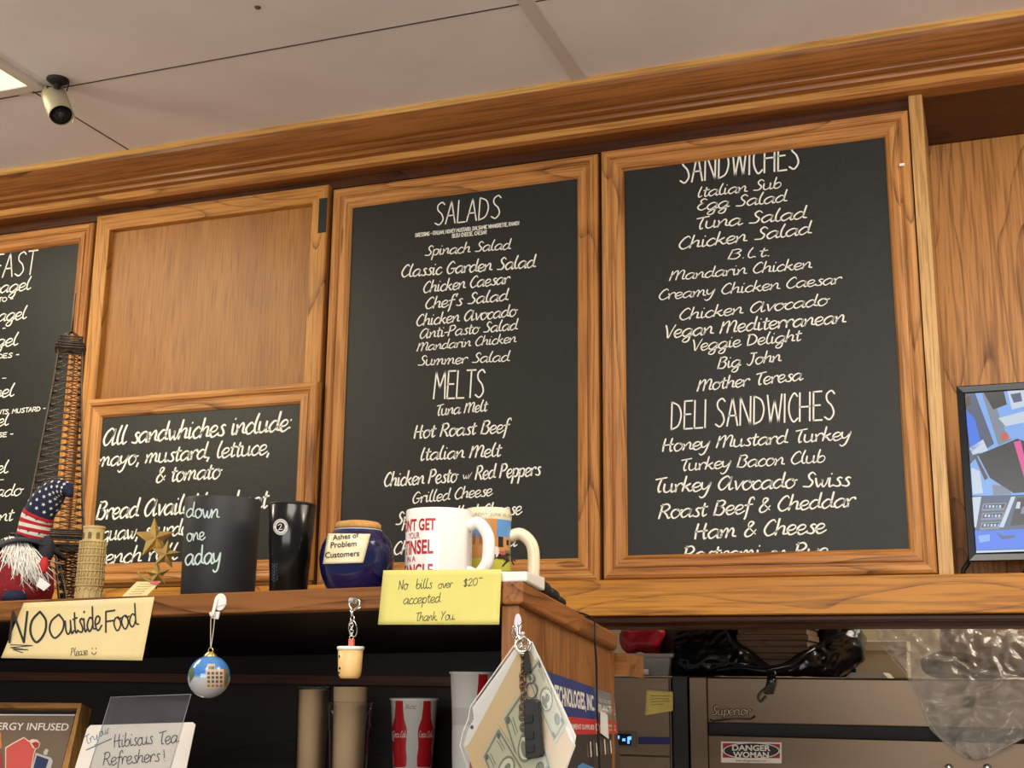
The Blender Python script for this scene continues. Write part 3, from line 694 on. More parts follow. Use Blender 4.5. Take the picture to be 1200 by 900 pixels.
# ------------------------------------------------------------------ gold stars
SY_ = 1.585
sc_, sk = spot(184, SY_, 695); sc_.z += .0018
ST = thing('star_ornament', sc_, 'ornament of three stacked gold stars with a paper tag', 'ornament')
gold = mat('polished_gold', srgb(236, 204, 124), .26, .8); sd, sr = facing(sc_); su = V((0, 0, 1))
def star(xp, yp, R, rot, tilt):
    c_ = aty(xp, yp, SY_); n = (sd + sr*tilt).normalized(); P = star_poly(c_, n, su, R*sk, R*sk*.42, rot)
    m = MB(); m.add(P + [c_+n*R*sk*.32, c_-n*R*sk*.32], [(i, (i+1) % 10, 10) for i in range(10)] + [((i+1) % 10, i, 11) for i in range(10)])
    m.build('star', gold, ST)
star(181, 631, 25, radians(-4), .25); star(194, 650, 18, radians(6), .1); star(184, 673, 16, radians(-6), .2)
MB().tube([aty(183, 690, SY_+.004), aty(186, 660, SY_+.008), aty(190, 640, SY_+.008)], .0012, 6).build('wire', gold, ST)
MB().box(sc_.x-.008, sc_.x+.013, SY_-.012, SY_+.012, sc_.z, sc_.z+.006).build('base', black, ST)
cd = MB(); q = [aty(143, 699, 1.545), aty(172, 698, 1.54), aty(188, 682, 1.56), aty(160, 682, 1.565)]
cd.prism(q, V((0, .0006, .0006))); card = cd.build('tag', mat('tag_paper', srgb(226, 208, 150), .7), ST)
cd = MB(); q2 = [aty(176, 685.5, 1.5535), aty(186, 684.5, 1.5535), aty(188, 682, 1.558), aty(178, 682, 1.558)]
cd.prism([p+V((0, -.001, .001)) for p in q2], V((0, .0004, .0004))).build('tag_corner', mat('tag_pink', srgb(206, 84, 96), .7), ST)
cd = MB()
for i in range(5):
    y_ = 697-i*2.9; x_ = 151+i*3.4
    cd.tube([aty(x_, y_, 1.541+i*.0035)+V((0, -.001, .001)), aty(x_+16, y_-.4, 1.5395+i*.0035)+V((0, -.001, .001))], .0003, 4)
cd.build('tag_print', mat('print_brown', srgb(120, 92, 60), .7), ST)
MB().tube(smooth_path([aty(162, 671, 1.57), aty(168, 677, 1.565), aty(178, 682, 1.562), aty(186, 683, 1.565)], 4), [.0018]*13, 6).build('ribbon', mat('olive_ribbon', srgb(140, 134, 66), .6), ST)

# ------------------------------------------------------------------ black chalk pot
c, k, rv = rev_things(255, 1.60, [(0, 43), (4, 43.5), (106, 45)], 697)
PO = thing('planter_pot', c, 'wide matte black pot with pale handwriting reading down one aday', 'pot')
zt = aty(262, 586, 1.60).z - c.z; rv.pr = [(c.z, 42.5*k), (c.z+zt, 44.5*k)]
chalk_pot = speck('pot_black', srgb(40, 41, 43), .55, .08, 30)
MB().lathe([(0, 0), (41.5*k, 0), (42.5*k, .002), (44.4*k, zt-.001), (44*k, zt), (42.6*k, zt), (41.5*k, .006), (0, .006)], c, 56).build('body', chalk_pot, PO)
ink = mat('pale_teal_ink', srgb(196, 214, 208), .6)
def pix_place(rv, x0, y0, x1, y1, off=.0006):
    L = sqrt((x1-x0)**2+(y1-y0)**2); dx, dy = (x1-x0)/L, (y1-y0)/L
    return (lambda u, v: rv.pix(x0+dx*u+dy*v, y0+dy*u-dx*v, off)), L
for tx, x0, y0, x1, y1, h in (('down', 219, 606, 257, 607, 17), ('one', 220, 634, 241, 632, 15), ('aday', 218, 662, 259, 660, 21)):
    pl, L = pix_place(rv, x0, y0, x1, y1); m = MB(); letter(m, tx, pl, L, h, SCRIPT, .05, .16, brush=False); m.build('lettering', ink, PO)

# ------------------------------------------------------------------ black tumbler
c, k, rv = rev_things(338, 1.585, [(0, 22), (100, 28)], 690)
TM = thing('tumbler', c, 'tall gloss black tumbler with round white emblem, between pot and urn', 'tumbler')
zt = aty(345, 594, 1.585).z - c.z; rv.pr = [(c.z, 22*k), (c.z+zt*.3, 23.5*k), (c.z+zt, 28*k)]
MB().lathe([(0, 0), (21*k, 0), (22*k, .0015), (23.2*k, zt*.3), (23.6*k, zt*.305), (28*k, zt), (27.4*k, zt+.0008), (0, zt+.0008)], c, 48).build('body', blackg, TM)
MB().lathe([(0, zt+.0008), (27.2*k, zt+.0008), (27.2*k, zt+.0035), (25*k, zt+.005), (20*k, zt+.0045), (0, zt+.0045)], c, 40).build('lid', black, TM)
d, r_ = facing(c)
m = MB(); q = c + V((0, 0, zt+.0045)) + d*.012 - r_*.008; m.hexa([q-r_*.010-d*.004, q+r_*.010-d*.004, q+r_*.010+d*.004, q-r_*.010+d*.004] + [p+V((0, 0, .004)) for p in (q-r_*.010-d*.004, q+r_*.010-d*.004, q+r_*.010+d*.004, q-r_*.010+d*.004)]); m.build('lid_slider', black, TM, bevel=.001)
m = MB()
def ring_pix(m, rv, x, y, ro, ri, off, mi=0, sx=1.0, n=36):
    vs = []
    for i in range(n): a = 2*pi*i/n; vs += [rv.pix(x+cos(a)*ro*sx, y+sin(a)*ro, off), rv.pix(x+cos(a)*ri*sx, y+sin(a)*ri, off)]
    m.add(vs, [(2*i, 2*i+1, (2*i+3) % (2*n), (2*i+2) % (2*n)) for i in range(n)], mi)
ring_pix(m, rv, 329, 617.5, 9.4, 5.6, .0005, 0, .9); ring_pix(m, rv, 329, 617.5, 8.7, 8.2, .0007, 1, .9)
for i in range(26):
    if i % 13 == 0: continue
    a = 2*pi*i/26; ring_pix(m, rv, 329+cos(a)*7*.9, 617.5+sin(a)*7, .55, .1, .0008, 1, 1, 6)
pl, L = pix_place(rv, 326.6, 621, 331.2, 620.6, .0006); letter(m, '2', pl, L, 7, SCRIPT, 0, .16, brush=False)
m.build('emblem', [paint, black], TM)
m = MB()
for i in range(6):
    for s_ in (-1, 1):
        x0, y0 = 322+s_*.5, 682-i*3.6; m.tube([rv.pix(x0, y0, .0003), rv.pix(x0+s_*3, y0-4, .0003)], .0006, 4)
m.tube([rv.pix(322, 688, .0003), rv.pix(322, 660, .0003)], .0005, 4)
m.build('lower_emblem', mat('dark_grey_print', srgb(70, 74, 82), .4), TM)

# ------------------------------------------------------------------ urn
c, k, rv = rev_things(417, 1.595, [(0, 30)], 688)
UR = thing('ceramic_urn', c, 'round cobalt blue urn with cork lid and cream plaque reading Ashes of Problem Customers', 'urn')
zt = aty(424, 621, 1.595).z - c.z
up_ = [(0, 29), (.03, 31.5), (.12, 36), (.28, 41.2), (.45, 43.8), (.55, 44), (.66, 43.2), (.78, 40.8), (.88, 36.2), (.95, 30.5), (.98, 27.8), (1, 27.5)]
rv.pr = [(c.z+h*zt, r*k) for h, r in up_]
cobalt = mat('cobalt_glaze', srgb(16, 20, 72), .12, spec=.6, coat=.5)
MB().lathe([(0, 0)] + [(p.y, p.x) for p in smooth_path([V((h*zt, r*k, 0)) for h, r in up_], 4)] + [(0, zt)], c, 56).build('body', cobalt, UR)
MB().lathe([(0, zt+.0002), (26*k, zt+.0002), (27.5*k, zt+.002), (27*k, zt+.0075), (24*k, zt+.0105), (14*k, zt+.0125), (0, zt+.013)], c, 40).build('lid', speck('cork_wood', srgb(190, 142, 78), .6, .15, 80, stretch=(1, 6, 1)), UR)
MB().lathe([(27*k, zt-.001), (28.6*k, zt-.0022), (28.8*k, zt-.0004), (27.6*k, zt+.0001)], c, 40).build('rim', mat('pale_glaze', srgb(170, 176, 190), .2), UR)
rv2 = Rev(417, 1.595, None); rv2.c = rv.c; rv2.pr = [(c.z+zt*.42, 44.6*k), (c.z+zt*.66, 44.4*k), (c.z+zt*1.12, 35.8*k)]
m = MB(); quad_pix(m, rv2, [(385, 625.5), (434, 626), (425.5, 659.6), (379.2, 661)], .0006, 0, 14)
m.build('plaque', mat('cream_ceramic', srgb(230, 218, 180), .3), UR, solid=.0016)
serif = mat('print_black', srgb(30, 24, 20), .6)
for tx, x0, y0, x1, y1, h in (('Ashes of', 391, 633.5, 421, 630.5, 6.3), ('Problem', 388.5, 642.5, 418, 640.5, 6.8), ('Customers', 382.5, 654, 421, 651.5, 6.8)):
    pl, L = pix_place(rv2, x0, y0, x1, y1, .0022); m = MB(); print_text(m, tx, pl, L, h, .012, shear=.12); m.build('lettering', serif, UR)

# ------------------------------------------------------------------ white mug
c, k, rv = rev_things(513, 1.60, [(0, 38)], 685)
MG = thing('coffee_mug', c, 'white glossy mug with red slogan, handle at right, behind the yellow note', 'mug')
glz = mat('white_glaze', srgb(238, 236, 232), .12, spec=.5, coat=.3)
zt = aty(517, 599, 1.60).z - c.z; rv.pr = [(c.z, 39*k), (c.z+zt, 39.5*k)]
MB().lathe([(0, 0), (36*k, 0), (38.5*k, .002), (39.2*k, .006), (39.5*k, zt-.002), (39*k, zt), (37*k, zt-.001), (36.6*k, .006), (0, .006)], c, 64).build('body', glz, MG)
d, r_ = facing(c); hd = (r_*1.0 + d*.42).normalized()
def handle(c, r, zlo, zhi, out, rad, k2, name, mtl, root, hd):
    P = [c + hd*(r-.002) + V((0, 0, zhi)), c + hd*(r+out*.45) + V((0, 0, zhi+.004)), c + hd*(r+out*.92) + V((0, 0, zhi-.012)), c + hd*(r+out) + V((0, 0, (zlo+zhi)/2)), c + hd*(r+out*.9) + V((0, 0, zlo+.012)), c + hd*(r+out*.45) + V((0, 0, zlo-.002)), c + hd*(r-.002) + V((0, 0, zlo+.002))]
    MB().tube(smooth_path(P, 6), rad, 14).build(name, mtl, root)
handle(c, 39*k, zt*.22, zt*.80, .028, .0085, k, 'handle', glz, MG, hd)
redp = mat('red_print', srgb(176, 26, 38), .35)
cen = 517
def mz(y): return aty(cen, y, 1.60).z
for tx, a0, a1, yb_, cap, bd in (("DON'T GET", -93, -6, 625, 13.5, .03), ('YOUR', -62, -34, 634.3, 7.5, .01), ('TINSEL', -75, -9, 651.8, 16, .03), ('IN A', -66, -42, 661, 7, .01), ('TANGLE', -82, -9, 678.5, 15, .03)):
    w_ = radians(a1-a0); z_ = mz(yb_); h = mz(yb_-cap)-z_; m = MB()
    print_text(m, tx, lambda u, v: rv.at(radians(a0)+u, z_+v, .0005), w_, h, bd); m.build('lettering', redp, MG)

# ------------------------------------------------------------------ stein
c, k, rv = rev_things(571, 1.70, [(0, 33)], 678)
SN = thing('beer_stein', c, 'cream stein with a racing horse and brick building picture, right of the white mug', 'mug')
cream = mat('cream_glaze', srgb(232, 222, 190), .22, coat=.2)
zt = aty(576, 597, 1.70).z - c.z; zr = aty(576, 613, 1.70).z - c.z
sp_ = [(0, 29.5), (.06, 29), (.5, 27.2), (zr/zt-.01, 26.4), (zr/zt, 27), (zr/zt+.05, 28.2), (.95, 27.4), (1, 26)]
rv.pr = [(c.z+h*zt, r*k) for h, r in sp_]
MB().lathe([(0, 0)] + [(r*k, h*zt) for h, r in sp_] + [(24*k, zt), (23.5*k, .006), (0, .006)], c, 56).build('body', cream, SN)
d, r_ = facing(c)
handle(c, 26.5*k, zt*.05, zt*.70, .034, .0088, k, 'handle', cream, SN, (r_ + d*.1).normalized())
pic = [mat('picture_sky', srgb(96, 150, 206), .3), mat('picture_brick', srgb(198, 142, 84), .3), mat('picture_brick_dark', srgb(160, 104, 60), .3), mat('picture_grass', srgb(186, 186, 72), .3), mat('picture_dark', srgb(52, 36, 34), .3), mat('picture_white', srgb(226, 214, 206), .3), mat('picture_tree', srgb(110, 120, 60), .3), mat('picture_rose', srgb(176, 92, 84), .3)]
def patch(m, a0, a1, y0, y1, off, mi, n=8):
    z0, z1 = aty(576, y1, 1.70).z, aty(576, y0, 1.70).z
    m.grid(lambda u, v: rv.at(radians(a0+(a1-a0)*u), z0+(z1-z0)*v, off), n, 2, mi)
m = MB(); patch(m, -110, 78, 611, 669, .0003, 0, 24); patch(m, -110, 78, 655, 670, .0005, 3, 24)
patch(m, -100, -10, 617, 656, .0006, 1, 12); patch(m, -10, 22, 610.8, 655, .0008, 1, 5); patch(m, 22, 72, 624, 654, .0007, 1, 7)
for a in (-60, -40, -22): patch(m, a, a+8, 627, 640, .0009, 2, 2)
patch(m, -10, 22, 621, 624.5, .0010, 2, 4); patch(m, 26, 40, 631, 643, .0009, 4, 3); patch(m, 52, 62, 634, 640, .0009, 4, 2); patch(m, 46, 70, 646, 655, .0010, 6, 3)
patch(m, 30, 60, 617, 624, .0006, 1, 4); patch(m, 40, 48, 619.5, 623, .0009, 5, 2)
m.build('picture', pic, SN)
m = MB()
def blob(x, y, rx, ry, off, mi, rot=0, n=16):
    P = []
    for i in range(n):
        a = 2*pi*i/n; u, v = cos(a)*rx, sin(a)*ry; P.append(rv.pix(x+u*cos(rot)-v*sin(rot), y+u*sin(rot)+v*cos(rot), off))
    cen_ = rv.pix(x, y, off); m.add(P+[cen_], [(i, (i+1) % n, n) for i in range(n)], mi)
def limb(x0, y0, x1, y1, wd, off, mi):
    dx, dy = x1-x0, y1-y0; L = sqrt(dx*dx+dy*dy); nx, ny = -dy/L*wd, dx/L*wd
    m.add([rv.pix(x0+nx, y0+ny, off), rv.pix(x0-nx, y0-ny, off), rv.pix(x1-nx*.5, y1-ny*.5, off), rv.pix(x1+nx*.5, y1+ny*.5, off)], [(0, 1, 2, 3)], mi)
blob(585, 651, 9, 4, .0013, 4, .1); blob(594, 653, 6.5, 4.4, .0014, 4, .4); blob(573, 646, 4.5, 3.5, .0013, 4, -.5); limb(577, 650, 572, 642, 2.6, .0013, 4)
for q in ((598, 655, 602, 662), (595, 656, 588, 664), (579, 654, 571, 663), (577, 653, 568, 660), (598, 653, 604, 658)): limb(*q, 1.5, .0013, 4)
blob(580, 645, 4.2, 4.8, .0016, 5, .2); blob(574.5, 640.5, 3, 2.6, .0016, 7); blob(588, 648, 4, 2.4, .0016, 7, .3); limb(583, 647, 581, 653, 1.8, .0017, 5)
m.build('horse_picture', pic, SN)
m = MB(); z_ = aty(576, 607.5, 1.70).z
print_text(m, 'SATURDAY, JUNE 30, 2018', lambda u, v: rv.at(radians(-62)+u, z_+v, .0005), radians(140), .0045, -.005); m.build('lettering', mat('grey_print', srgb(150, 142, 124), .5), SN)

# ------------------------------------------------------------------ power adapter, plugs and cable at the unit's right end
q = spot(602, 1.535, 680)[0]
x0 = aty(571, 683, 1.528).x; x1 = aty(624, 683, 1.528).x
zt_ = aty(600, 670, 1.528).z
AD = thing('power_adapter', ((x0+x1)/2, 1.54, sz(x0, 1.54)), 'flat white power adapter lying on the shelf corner behind the yellow note', 'adapter')
m = MB(); zz = lambda x, y: sz(x, y)+.0006
pts = [(x0, 1.5235), (x1-.006, 1.5235), (x1-.008, 1.60), (x0, 1.60)]
m.hexa([V((x, y, zz(x, y))) for x, y in pts] + [V((x, y, zt_-(y-1.5235)*.03)) for x, y in pts]); m.build('body', white_p, AD, bevel=.002)
PL = thing('cable_plug', (side_x(1.64)-.012, 1.66, sz(-.56, 1.66)), 'pair of black plugs lying on the sloping end trim', 'plug')
def on_trim(y, dx=-.014, up=0): return V((side_x(y)+dx, y, sz(side_x(y)+dx, y)+up))
for y0, y1, r0 in ((1.610, 1.665, .011), (1.672, 1.712, .0095), (1.716, 1.755, .007)):
    MB().tube([on_trim(y0, up=r0), on_trim(y0+.006, up=r0), on_trim(y1-.006, up=r0), on_trim(y1, up=r0)], [r0*.8, r0, r0, r0*.8], 12).build('plug', black, PL)
side_n = DS.cross(V((0, 0, 1))).normalized()
def side(x, y, off=0): return atplane(x, y, V((-.559, SF, 0)) + side_n*off, side_n)
P = [on_trim(1.755, -.012, .004), on_trim(1.80, -.008, .002), on_trim(1.85, .0005, .002), V((side_x(1.875)+.0035, 1.875, sz(-.56, 1.875)-.004)), side(697, 752, .014), side(699, 780, .008), side(699.5, 820, .006), side(701, 860, .006), side(703, 910, .006)]
tag(MB().tube(smooth_path(P, 6), .0016, 8).build('black_cable', black), 'thin black cord running over the end trim and down the oak panel', 'cord')

# ------------------------------------------------------------------ poster on the end panel
PP = thing('poster', side(690, 860, .001), 'glossy blue, red and dark trade poster on the oak end panel', 'poster')
m = MB()
cols = [mat('poster_blue', srgb(34, 52, 122), .3), mat('poster_grey', srgb(112, 112, 116), .3), mat('poster_red', srgb(196, 42, 48), .3), mat('poster_dark', srgb(50, 46, 46), .3), mat('poster_light', srgb(232, 230, 226), .35), mat('poster_sky', srgb(74, 140, 200), .3), mat('poster_brown', srgb(120, 92, 70), .3)]
def pp(u, v, off=.0010):     # u 0..1 along the sheet, v in pixels below its top line
    tl, tr = (626, 781.5), (719.5, 814); bl_, br2 = (628, 940), (728, 905)
    x = tl[0]+(tr[0]-tl[0])*u; y = tl[1]+(tr[1]-tl[1])*u; xb = bl_[0]+(br2[0]-bl_[0])*u; yb2 = bl_[1]+(br2[1]-bl_[1])*u
    return side(x+(xb-x)*v, y+(yb2-y)*v, off)
def pq(u0, u1, v0, v1, off, mi): m.add([pp(u0, v1, off), pp(u1, v1, off), pp(u1, v0, off), pp(u0, v0, off)], [(0, 1, 2, 3)], mi)
m.hexa([pp(0, 1, .0004), pp(1, 1, .0004), pp(1, 1, .0010), pp(0, 1, .0010), pp(0, 0, .0004), pp(1, 0, .0004), pp(1, 0, .0010), pp(0, 0, .0010)], 3)
pq(0, .76, 0, .345, .0013, 0); pq(.76, 1, 0, .345, .0013, 1); pq(0, 1, .345, .505, .0013, 2)
for i, u in enumerate((.62, .66, .70, .73, .78, .83, .86, .90, .94)): pq(u, u+.012, .60-.02*(i % 3), .74, .0013, 4 if i % 2 else 6)
m.add([pp(.48, 1, .0014), pp(.82, 1, .0014), pp(.70, .86, .0014), pp(.56, .78, .0014), pp(.5, .80, .0014)], [(0, 1, 2, 3, 4)], 5)
m.build('sheet', cols, PP)
def pt(tx, u0, u1, v, h, bold, mi=4):
    m = MB(); print_text(m, tx, lambda a, b: pp(u0+a, v-b, .0017), u1-u0, h, bold); m.build('lettering', cols[mi], PP)
pt('TECHNOLOGIES, INC.', .25, .745, .25, .165, .03); pt('EQUIPMENT SUPPLIES', .36, .72, .455, .05, .01); pt('CALL TOLL FREE', .80, .95, .14, .045, -.004); pt('800-464-7762', .77, .99, .26, .10, .02); pt('SERVICE', .9, .98, .42, .03, 0); pt('24 HOURS', .9, .98, .47, .03, 0)
m = MB()
for u in (.765, .835):
    P = [pp(u+.028*cos(2*pi*i/18), .43+.05*sin(2*pi*i/18), .0016) for i in range(18)]; m.add(P, [tuple(range(18))], 4)
    P = [pp(u+.018*cos(2*pi*i/18), .43+.033*sin(2*pi*i/18), .0018) for i in range(18)]; m.add(P, [tuple(range(18))], 2)
m.build('seals', cols, PP)
m = MB(); m.add([pp(.905, .72, .003), pp(.985-.055, .72, .003), pp(.925, .40, .003), pp(.855, .40, .003)], [(0, 1, 2, 3)]); 
PH2 = tag(MB().prism([side(703.5, 859, .0035), side(713, 866, .0035), side(711.5, 837.5, .0035), side(703.5, 833, .0035)], side_n*.0006).build('snapshot', cols[4]), 'tiny white framed snapshot stuck on the poster edge beside the cord', 'photo')

# ------------------------------------------------------------------ paper notes taped to the shelf front
def sheet(corners, Y0, lift, name, mtl, label, cat, curl=.004):
    """corners tl, tr, br, bl in the photo; the sheet hangs in front of the shelf edge, its foot standing off by lift"""
    tl, tr, br2, bl = [V((p[0], p[1], 0)) for p in corners]
    def fn(u, v, off=0):
        p = bl.lerp(br2, u).lerp(tl.lerp(tr, u), v); Y = Y0 - lift*max(0, 1-v)**1.3 - curl*sin(pi*u)*(1-v) - off
        return aty(p.x, p.y, Y)
    c = fn(.5, 1)
    t = thing(name, c, label, cat)
    m = MB(); m.grid(fn, 14, 10); m.build('paper', mtl, t, solid=.0004)
    return t, fn
def note_place(fn, corners, x0, y0, x1, y1):
    L = sqrt((x1-x0)**2+(y1-y0)**2); dx, dy = (x1-x0)/L, (y1-y0)/L
    tl, tr, br2, bl = corners
    def pl(u, v):
        x, y = x0+dx*u+dy*v, y0+dy*u-dx*v
        # photo pixel -> sheet coordinates (bilinear inverse, a few fixed point steps)
        U_, V_ = .5, .5
        for _ in range(12):
            top = (tl[0]+(tr[0]-tl[0])*U_, tl[1]+(tr[1]-tl[1])*U_); bot = (bl[0]+(br2[0]-bl[0])*U_, bl[1]+(br2[1]-bl[1])*U_)
            V_ = (bot[1]-y)/(bot[1]-top[1])
            xl = bl[0]+(tl[0]-bl[0])*V_; xr = br2[0]+(tr[0]-br2[0])*V_; U_ = (x-xl)/(xr-xl)
        return fn(U_, V_, .0007)
    return pl, L
marker = mat('black_marker', srgb(38, 36, 40), .6); pen = mat('black_pen', srgb(44, 42, 40), .6)
C1 = [(28, 706.5), (181, 699.5), (166.7, 774), (1.3, 771)]
N1, f1 = sheet(C1, SF-.0006, .012, 'paper_note', speck('cream_paper', srgb(224, 204, 150), .75, .04, 14, bump=.15), 'cream paper note with NO Outside Food in black marker, taped to shelf front', 'note')
for tx, x0, y0, x1, y1, h, fo, pn in (('NO', 11, 753, 54, 752.5, 36, CAPS, .075), ('O', 58, 747.5, 74, 748, 28, CAPS, .08), ('utside', 78, 743.5, 120, 737.5, 27, SCRIPT, .125), ('F', 124, 741, 138, 739, 24, CAPS, .085), ('ood', 135, 738.5, 163, 733, 25, SCRIPT, .125), ('Please', 83, 768.5, 103, 767.5, 9, SCRIPT, .12)):
    pl, L = note_place(f1, C1, x0, y0, x1, y1); m = MB(); letter(m, tx, pl, L, h, fo, .12, pn, brush=False); m.build('lettering', marker, N1)
m = MB()
for a, b in (((12, 755.5), (38, 756.5)), ((38, 756.5), (12, 759)), ((12, 759), (33, 761.5)), ((33, 761.5), (15, 761)), ((15, 761), (27, 765))):
    pl, L = note_place(f1, C1, *a, *b); m.add([pl(0, .5), pl(0, -.5), pl(L, -.5), pl(L, .5)], [(0, 1, 2, 3)])
for x in (108, 112.5): pl, L = note_place(f1, C1, x, 759, x, 761); m.add([pl(0, .4), pl(0, -.4), pl(L, -.4), pl(L, .4)], [(0, 1, 2, 3)])
for i in range(6):
    q = lambda t: (107+6*t, 764+3*sin(pi*t)); pl, L = note_place(f1, C1, *q(i/6), *q((i+1)/6)); m.add([pl(0, .4), pl(0, -.4), pl(L, -.4), pl(L, .4)], [(0, 1, 2, 3)])
m.build('marker_strokes', marker, N1)
tape = mat('clear_tape', srgb(250, 246, 230), .15, alpha=.22)
m = MB(); pl, L = note_place(f1, C1, 86, 713, 126, 711); m.add([pl(0, 0), pl(L, 0), pl(L, 9), pl(0, 9)], [(0, 1, 2, 3)]); m.build('tape', tape, N1)
C2 = [(449.3, 668.3), (587.7, 667.3), (585, 732), (443, 732)]
N2, f2 = sheet(C2, SF-.0007, .006, 'paper_note', speck('yellow_paper', srgb(214, 206, 118), .75, .04, 14, bump=.15), 'yellow paper note reading No bills over $20 accepted, taped at right end of shelf front', 'note', .002)
for tx, x0, y0, x1, y1, h in (('No', 467, 691, 479, 690.5, 11), ('bills', 488, 690, 507, 689, 11), ('over', 514, 689.5, 531, 688, 9), ('$20', 543, 687.5, 560, 685.5, 9), ('accepted', 473, 708, 517, 705.5, 11), ('Thank', 488, 727.5, 512, 727, 10), ('You.', 517, 726.5, 533, 726, 10)):
    pl, L = note_place(f2, C2, x0, y0, x1, y1); m = MB(); letter(m, tx, pl, L, h, SCRIPT, .16, .115, brush=False); m.build('lettering', pen, N2)
m = MB(); pl, L = note_place(f2, C2, 561, 677.5, 565.5, 677); m.add([pl(0, .4), pl(0, -.4), pl(L, -.4), pl(L, .4)], [(0, 1, 2, 3)]); m.build('lettering', pen, N2)

# ------------------------------------------------------------------ hooks, bauble, keychain
HY = SF-.0006
def px_at(Y): return lambda x, y, dy=0: aty(x, y, Y) + V((0, dy, 0))
h = px_at(HY-.003); kx = 1.2e-3
HK = thing('adhesive_hook', h(257, 708), 'white oval adhesive hook on the shelf front holding the bauble', 'hook')
P = [h(257.5+7.2*cos(a)*.95-3*sin(a)*.6, 705.5+10*sin(a)+1.5*cos(a)) for a in [2*pi*i/24 for i in range(24)]]
MB().prism(P[::-1], V((0, .003, 0))).build('plate', white_p, HK, bevel=.0008)
MB().prism([h(249, 717), h(248, 724.5), h(256.5, 726), h(258.5, 717)], V((0, -.003, 0))).build('tip', white_p, HK, bevel=.0008)
MB().tube(smooth_path([h(255, 700, -.001), h(254, 708, -.004), h(253.5, 717, -.007), h(253, 722, -.010), h(252.5, 718, -.012)], 4), .0022, 8).build('prong', white_p, HK)
BY = SF-.030
bc = aty(245, 793, BY); bk = ((bc-CAM).dot(Fw))/FPX; BR = 24.6*bk
BL = thing('glass_bauble', bc, 'round glass bauble painted with a pale building and blue sky, hanging from the white hook', 'ornament')
bd_, brt = facing(bc)
def bp_(x, y, off):    # photo pixel onto the ball
    d = ray(x, y); oc = CAM-bc; A = d.dot(d); B = 2*oc.dot(d); Cc = oc.dot(oc)-BR*BR; D = B*B-4*A*Cc
    p = CAM + d*((-B-sqrt(max(D, 0)))/(2*A)); return bc + (p-bc).normalized()*(BR+off)
bm = mat('bauble_glass', srgb(176, 182, 190), .06, coat=.6, spec=.6); b_ = bm.node_tree.nodes['Principled BSDF']
tc = nd(bm, 'ShaderNodeTexCoord'); sx_ = nd(bm, 'ShaderNodeSeparateXYZ'); lk(bm, tc.outputs['Object'], sx_.inputs[0])
nn = nd(bm, 'ShaderNodeTexNoise'); nn.inputs['Scale'].default_value = 60; lk(bm, tc.outputs['Object'], nn.inputs['Vector'])
hz = math_node(bm, 'ADD', math_node(bm, 'MULTIPLY', sx_.outputs['Z'], 1/(2*BR)), math_node(bm, 'ADD', math_node(bm, 'MULTIPLY', nn.outputs[0], .10), .45))
rp = ramp(bm, hz, [(0, srgb(150, 154, 160)), (.46, srgb(178, 182, 188)), (.50, srgb(120, 160, 205)), (.56, srgb(58, 118, 190)), (.85, srgb(78, 134, 200))]); lk(bm, rp.outputs[0], b_.inputs['Base Color'])
m = MB(); m.lathe([(BR*sin(pi*i/32), -BR*cos(pi*i/32)) for i in range(33)], bc, 48); m.build('ball', bm, BL)
bpics = [mat('bauble_stone', srgb(186, 170, 150), .3), mat('bauble_dark', srgb(90, 76, 64), .3), mat('bauble_green', srgb(84, 100, 60), .3), mat('bauble_brown', srgb(140, 104, 84), .3)]
m = MB()
def bquad(pts, off, mi, n=6):
    tl, tr, br2, bl = [V((p[0], p[1], 0)) for p in pts]
    m.grid(lambda u, v: bp_(*(bl.lerp(br2, u).lerp(tl.lerp(tr, u), v))[:2], off), n, n, mi)
bquad([(241, 785), (262, 784), (262, 806), (241, 807)], .0003, 0); bquad([(243, 778), (252, 778), (252, 785), (243, 785)], .0003, 0); bquad([(244, 781), (251, 781), (251, 784.5), (244, 784.5)], .0005, 2)
for r_i in range(4):
    for c_i in range(4): bquad([(243+c_i*4.8, 787.5+r_i*4.8), (246+c_i*4.8, 787.5+r_i*4.8), (246+c_i*4.8, 790.5+r_i*4.8), (243+c_i*4.8, 790.5+r_i*4.8)], .0006, 1 if r_i < 3 else 3, 2)
bquad([(262, 782), (267, 786), (267, 803), (262, 806)], .0003, 3, 4); bquad([(264, 788), (268, 792), (267, 800), (264, 802)], .0005, 2, 3); bquad([(221.5, 786), (226, 780), (228, 792), (222.5, 800)], .0004, 2, 4)
m.build('painting', bpics, BL)
top = bc + V((0, 0, BR)); m = MB(); m.lathe([(0, .0045), (.004, .0045), (.005, .003), (.0085, -.0002), (.0088, -.002), (0, -.002)], top, 20); m.build('cap', gold, BL)
m = MB(); m.tube([top + V((cos(a)*.0035, 0, .0065+sin(a)*.0035)) for a in [2*pi*i/14 for i in range(14)]], .0006, 5, closed=True); m.build('loop', gold, BL)
a = top+V((0, 0, .009))
MB().tube(smooth_path([a, a.lerp(h(251, 722, -.007), .5)+V((-.0007, 0, 0)), h(251, 722, -.0075), h(252.5, 717, -.009), h(255, 722, -.0075), a.lerp(h(255, 722, -.007), .5)+V((.0007, 0, 0)), a], 5), .0006, 5).build('string', mat('grey_string', srgb(190, 180, 160), .8), BL)
MB().tube(smooth_path([h(256, 712, -.006), h(262, 710, -.008), h(269, 708.5, -.006)], 4), .0005, 5).build('string_end', mat('grey_string', srgb(190, 180, 160), .8), BL)

